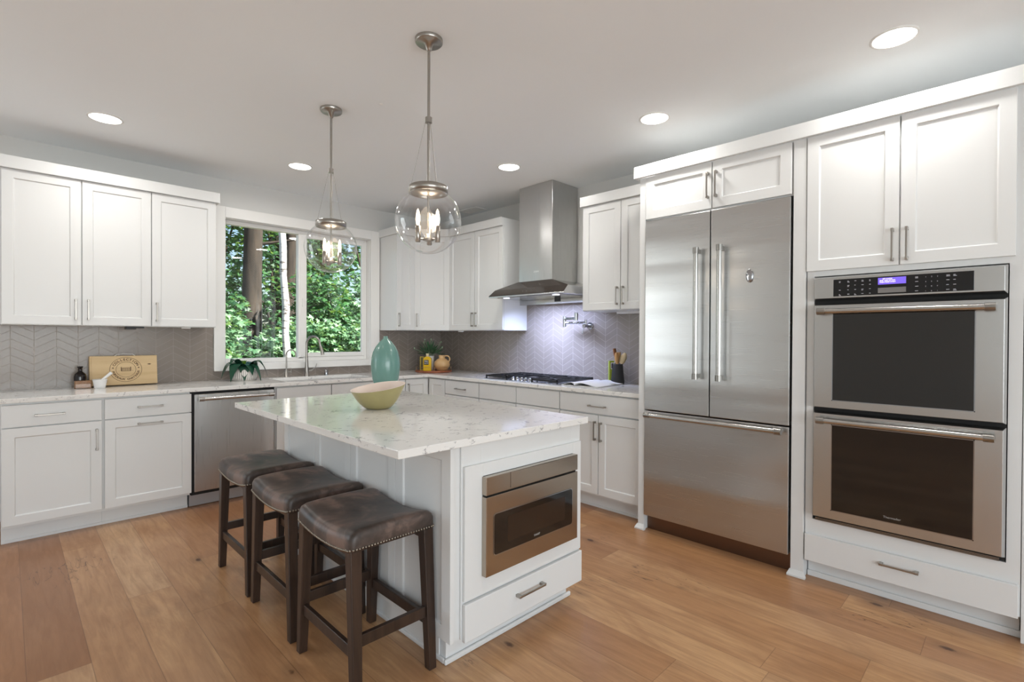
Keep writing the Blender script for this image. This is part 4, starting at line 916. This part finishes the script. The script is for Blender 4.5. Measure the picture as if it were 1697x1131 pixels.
# right counter: crock with utensils, green bottle, book
x, y = -.115, -2.612
tag(MB().lathe((x, y, CT), [(.050, .0005), (.054, .004), (.056, .02), (.042, .165), (.040, .170), (.037, .170), (.05, .02), (.001, .012)], 36, cap1=False).build('utensil_crock', mat('matte_black_ceramic', (30, 30, 32), .5, bump=(60, .04)), loc=(x, y, CT)), 'matte black utensil crock near the refrigerator', 'crock')
def utensil(kind, a0, top, lab, m, w_, bend=0):
    """handle from the crock floor to its rim, head above; offsets to image right (a) / towards camera (n)"""
    global x, y
    P0 = Vector(lp(a0*-.4, 0, CT+.03)); P1 = Vector(lp(a0, top[1], CT+top[0])); d = (P1-P0).normalized(); s = (R - d*R.dot(d)).normalized(); n = d.cross(s)
    b = MB(); L = (P1-P0).length; hl = .088
    b.tube([tuple(P0), tuple(P1-d*hl)], .0045, 8)
    rs = []
    for k in range(9):
        u = k/8; ww = w_*(math.sin(PI*min(1, .12+u*.80))**.6) if kind == 'spoon' else w_*(.35+.65*min(1, u*2.2))
        if kind == 'spoon' and k == 8: ww = w_*.25
        c = P1-d*hl*(1-u)*1.1 + n*(.006*math.sin(PI*u) if kind == 'spoon' else 0); rs.append([tuple(c+s*ww), tuple(c+n*.003), tuple(c-s*ww), tuple(c-n*.003)])
    b.rings(rs, smooth=True); return tag(b.build('wooden_'+('spoon' if kind == 'spoon' else 'spatula'), m, loc=tuple(P0)), lab, kind, 'wooden utensils in the black crock')
utensil('spatula', -.030, (.300, 0), 'dark wooden spatula leaning to one side of the black crock', SPOONDK, .014)
utensil('spoon', -.014, (.268, .012), 'orange-toned wooden spoon standing beside the dark spatula in the crock', SPOONWOOD, .018)
utensil('spatula', .006, (.268, -.012), 'broad light wooden spatula in the middle of the black crock', SPOONWOOD, .022)
utensil('spoon', .064, (.262, .0), 'pale wooden spoon leaning toward the refrigerator in the crock', mat('pale_maple', (226, 204, 160), .5, bump=(40, .03)), .029)
x, y = -.055, -2.507
t2 = thing('green_bottle', 'slim green oil carton with a framed label, partly hidden by the crock', 'carton', (x, y, CT))
b = MB(); lbox(b, -.022, .022, -.022, .022, CT+.0005, CT+.190); b.build('carton_body', mat('lime_green_card', (150, 164, 50), .4, bump=(20, .02)), t2, bevel=.002)
b = MB(); lbox(b, -.008, .0215, .0223, .0228, CT+.120, CT+.176); b.build('label_border', TRIM, t2)
b = MB(); lbox(b, -.003, .0165, .0229, .0232, CT+.126, CT+.170); b.build('label_picture', mat('dark_label', (70, 60, 62), .5, bump=(60, .02)), t2)
# open book
t2 = thing('open_book', 'open white-paged cookbook lying on the counter beside the cooktop', 'book', (-.36, -2.66, CT))
PAPER = mat('paper', (214, 213, 211), .6, bump=(90, .02))
sp0, sp1 = Vector((-.560, -2.50, 0)), Vector((-.150, -2.47, 0)); ax = (sp1-sp0).normalized(); sd = Vector((ax.y, -ax.x, 0))
def page(sg, wdt, hh):
    n = 16; mats = ((0.0, .0075, .55), (1.0, 0, 1))
    blk = []; arch = []
    for e in (sp0, sp1):
        q = lambda u, z: ((e+sd*sg*wdt*u).x, (e+sd*sg*wdt*u).y, CT+z)
        us = [k/n for k in range(n+1)]
        blk.append([q(u, .0022+.006*min(1, u*6)) for u in us] + [q(u, .002) for u in us[::-1]])
        f = lambda u: .0088 + hh*math.sin(PI*u**.6)*(1-.35*u)
        arch.append([q(u, f(u)) for u in us] + [q(u, f(u)-.0022) for u in us[::-1]])
    MB().rings(blk, smooth=False).build('page_block', PAPER, t2); MB().rings(arch, smooth=False).build('open_page', PAPER, t2)
page(1, .205, .026); page(-1, .125, .024)
b = MB(); c = [sp0-sd*.132-ax*.004, sp0+sd*.212-ax*.004, sp1+sd*.212+ax*.004, sp1-sd*.132+ax*.004]
b.hexa([(p.x, p.y, CT+.0003) for p in c]+[(p.x, p.y, CT+.0019) for p in c]); b.build('cover', mat('book_cover_grey', (150, 150, 152), .5, bump=(60, .02)), t2)
tag(MB().lathe((-.26, -2.655, CT+.0125), [(.034, 0), (.036, .002), (.034, .0035)], 28).build('round_coaster', mat('stone_coaster', (190, 188, 180), .5, bump=(60, .05)), loc=(-.26, -2.655, CT+.0125)), 'small grey round coaster lying on the open book', 'coaster')

# ------------------------------------------------------------------ outdoors
MB().add([(-60, .15, -.35), (60, .15, -.35), (60, 60, .6), (-60, 60, .6)], [(0, 1, 2, 3)]).build('ground', SOIL, kind='structure')
LOBES = [(0, 1.0), (.42, .48), (.9, .86), (1.35, .42), (1.95, .66), (2.6, .30), (PI, .12)]
LEAFSHAPE = [(r*math.sin(a), r*math.cos(a)) for a, r in LOBES] + [(-r*math.sin(a), r*math.cos(a)) for a, r in LOBES[::-1][1:-1]]
def leaves(b, rg, n, pick, size, flat=.5):
    vs, fs = b.v, b.f
    for _ in range(n):
        c = pick(rg); s = size*rg.uniform(.6, 1.25)
        nrm = Vector((rg.gauss(0, .38), rg.gauss(-.3, .38), rg.gauss(.9, .3))).normalized(); t1 = nrm.cross(Vector((rg.gauss(0, 1), rg.gauss(0, 1), rg.gauss(0, 1)))).normalized(); t2_ = nrm.cross(t1)
        o = len(vs)
        for lx, ly in LEAFSHAPE: q = c + t1*(lx*s*.5) + t2_*((ly-.3)*s*.5) - nrm*(abs(lx)*s*.12); vs.append((q.x, q.y, q.z))
        fs.append(tuple(range(o, o+len(LEAFSHAPE)))); b.s.append(False)
def blob(cs):
    def pick(rg):
        c, r = rg.choice(cs); 
        while True:
            p = Vector((rg.uniform(-1, 1), rg.uniform(-1, 1), rg.uniform(-1, 1)))
            if .25 < p.length < 1: break
        return Vector((c[0]+p.x*r[0], c[1]+p.y*r[1], c[2]+p.z*r[2]))
    return pick
def shrub(x, y, h, w_, n, size, m, label, cat='shrub', seed=0, trunk=.03, name='leafy_shrub', group='shrubs outside the window', low=.1):
    rg = random.Random(seed+int(x*100)); t = thing(name, label, cat, (x, y, -.3), group)
    cs = []
    for k in range(9): cs.append(((x+rg.uniform(-w_, w_)*.6, y+rg.uniform(-w_, w_)*.4, -.3+h*rg.uniform(low+.1, .92)), (w_*.5, w_*.4, h*.16)))
    b = MB(); leaves(b, rg, n, blob(cs), size); b.build('foliage', m, t, recalc=False)
    b = MB(); b.tube([(x, y, -.32), (x+.03, y, -.3+h*.5), (x-.02, y+.02, -.3+h*.85)], [trunk, trunk*.7, trunk*.3], 8)
    for c, r in cs: b.tube([(x, y, -.3+h*.25), c], [trunk*.5, trunk*.15], 6)
    b.build('stem', BARK, t)
front = [(-1.15, 4.2, 1.9), (-.35, 4.0, 1.7), (.45, 4.1, 1.85), (1.25, 4.0, 1.9), (2.0, 4.4, 2.1)]
labs = ['low bright shrub outside, under the thick trunk', 'low bright shrub outside, at the foot of the white trunk', 'leafy shrub outside, behind the sink faucet spout', 'leafy shrub outside, low in the sliding window pane', 'leafy shrub outside, at the far side of the sliding pane']
for i, (x, y, h) in enumerate(front): shrub(x, y, h, .75, 1150, .19, LEAFA, labs[i], seed=i)
midr = [(-1.1, 6.0, 2.7), (.2, 6.0, 2.05), (1.35, 5.8, 3.1), (2.4, 6.1, 3.2), (3.3, 6.4, 3.4)]
labs = ['taller bush outside, beside the thick trunk near the casing', 'taller bush outside, between thick trunk and white trunk', 'taller bush outside, behind the hanging globe pendant', 'taller bush outside, mid height in the sliding pane', 'taller bush outside, at the edge of the sliding pane']
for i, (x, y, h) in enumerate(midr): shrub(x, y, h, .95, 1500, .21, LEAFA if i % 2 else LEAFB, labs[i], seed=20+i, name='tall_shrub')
back = [(-1.6, 8.9), (-.2, 9.9), (1.5, 9.4), (3.0, 9.9), (4.6, 9.5)]
labs = ['forest tree outside whose foliage fills the side of the fixed pane', 'forest tree outside, foliage right behind the thick trunk', 'forest tree outside, foliage behind the white trunk', 'forest tree outside, foliage above the shrubs in the sliding pane', 'forest tree outside, foliage at the outer side of the sliding pane']
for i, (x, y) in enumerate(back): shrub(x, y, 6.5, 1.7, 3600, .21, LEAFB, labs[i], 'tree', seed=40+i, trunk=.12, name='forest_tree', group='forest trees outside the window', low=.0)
rg = random.Random(77); b = MB()
leaves(b, rg, 13000, lambda r: Vector((r.uniform(-7, 14), r.uniform(12.0, 15.5), r.uniform(-.5, 9))), .55)
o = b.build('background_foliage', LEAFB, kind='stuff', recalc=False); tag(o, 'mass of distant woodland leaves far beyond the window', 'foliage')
b = MB(); b.tube([(.06, 6.9, -.4), (.04, 6.9, .8), (.06, 6.9, 2.4), (.10, 6.9, 4.2), (.16, 6.9, 8)], [.30, .23, .19, .185, .15], 20)
t = thing('large_trunk_tree', 'thick brown-barked tree trunk outside the fixed window pane', 'tree', (.06, 6.9, -.4)); b.build('trunk', BARK, t)
b = MB(); b.tube([(.1, 6.9, 3.6), (-.9, 6.8, 4.3)], [.08, .03], 8).tube([(.08, 6.9, 3.3), (.9, 6.7, 3.5)], [.04, .02], 8); b.build('branch', BARK, t)
t = thing('birch_tree', 'slender sunlit white birch trunk outside the fixed window pane', 'tree', (-.35, 3.6, -.4))
b = MB(); b.tube([(-.44, 3.6, -.4), (-.45, 3.6, .9), (-.485, 3.6, 1.35), (-.475, 3.6, 1.8), (-.52, 3.6, 2.3), (-.525, 3.6, 2.8), (-.57, 3.6, 3.4), (-.60, 3.6, 6)], [.07, .062, .054, .06, .052, .057, .052, .04], 16); b.build('trunk', BIRCH, t)
for i, (x, y, lab) in enumerate(((1.0, 7.6, 'dark bare trunk outside, beside the window mullion'), (3.2, 7.8, 'dark bare trunk outside, at the outer side of the sliding pane'))):
    t = thing('woodland_trunk', lab, 'tree', (x, y, -.4), 'dark trunks outside'); b = MB(); b.tube([(x, y, -.4), (x+.1, y, 2), (x+.3, y, 6)], [.17, .14, .1], 14); b.build('trunk', BARK, t)
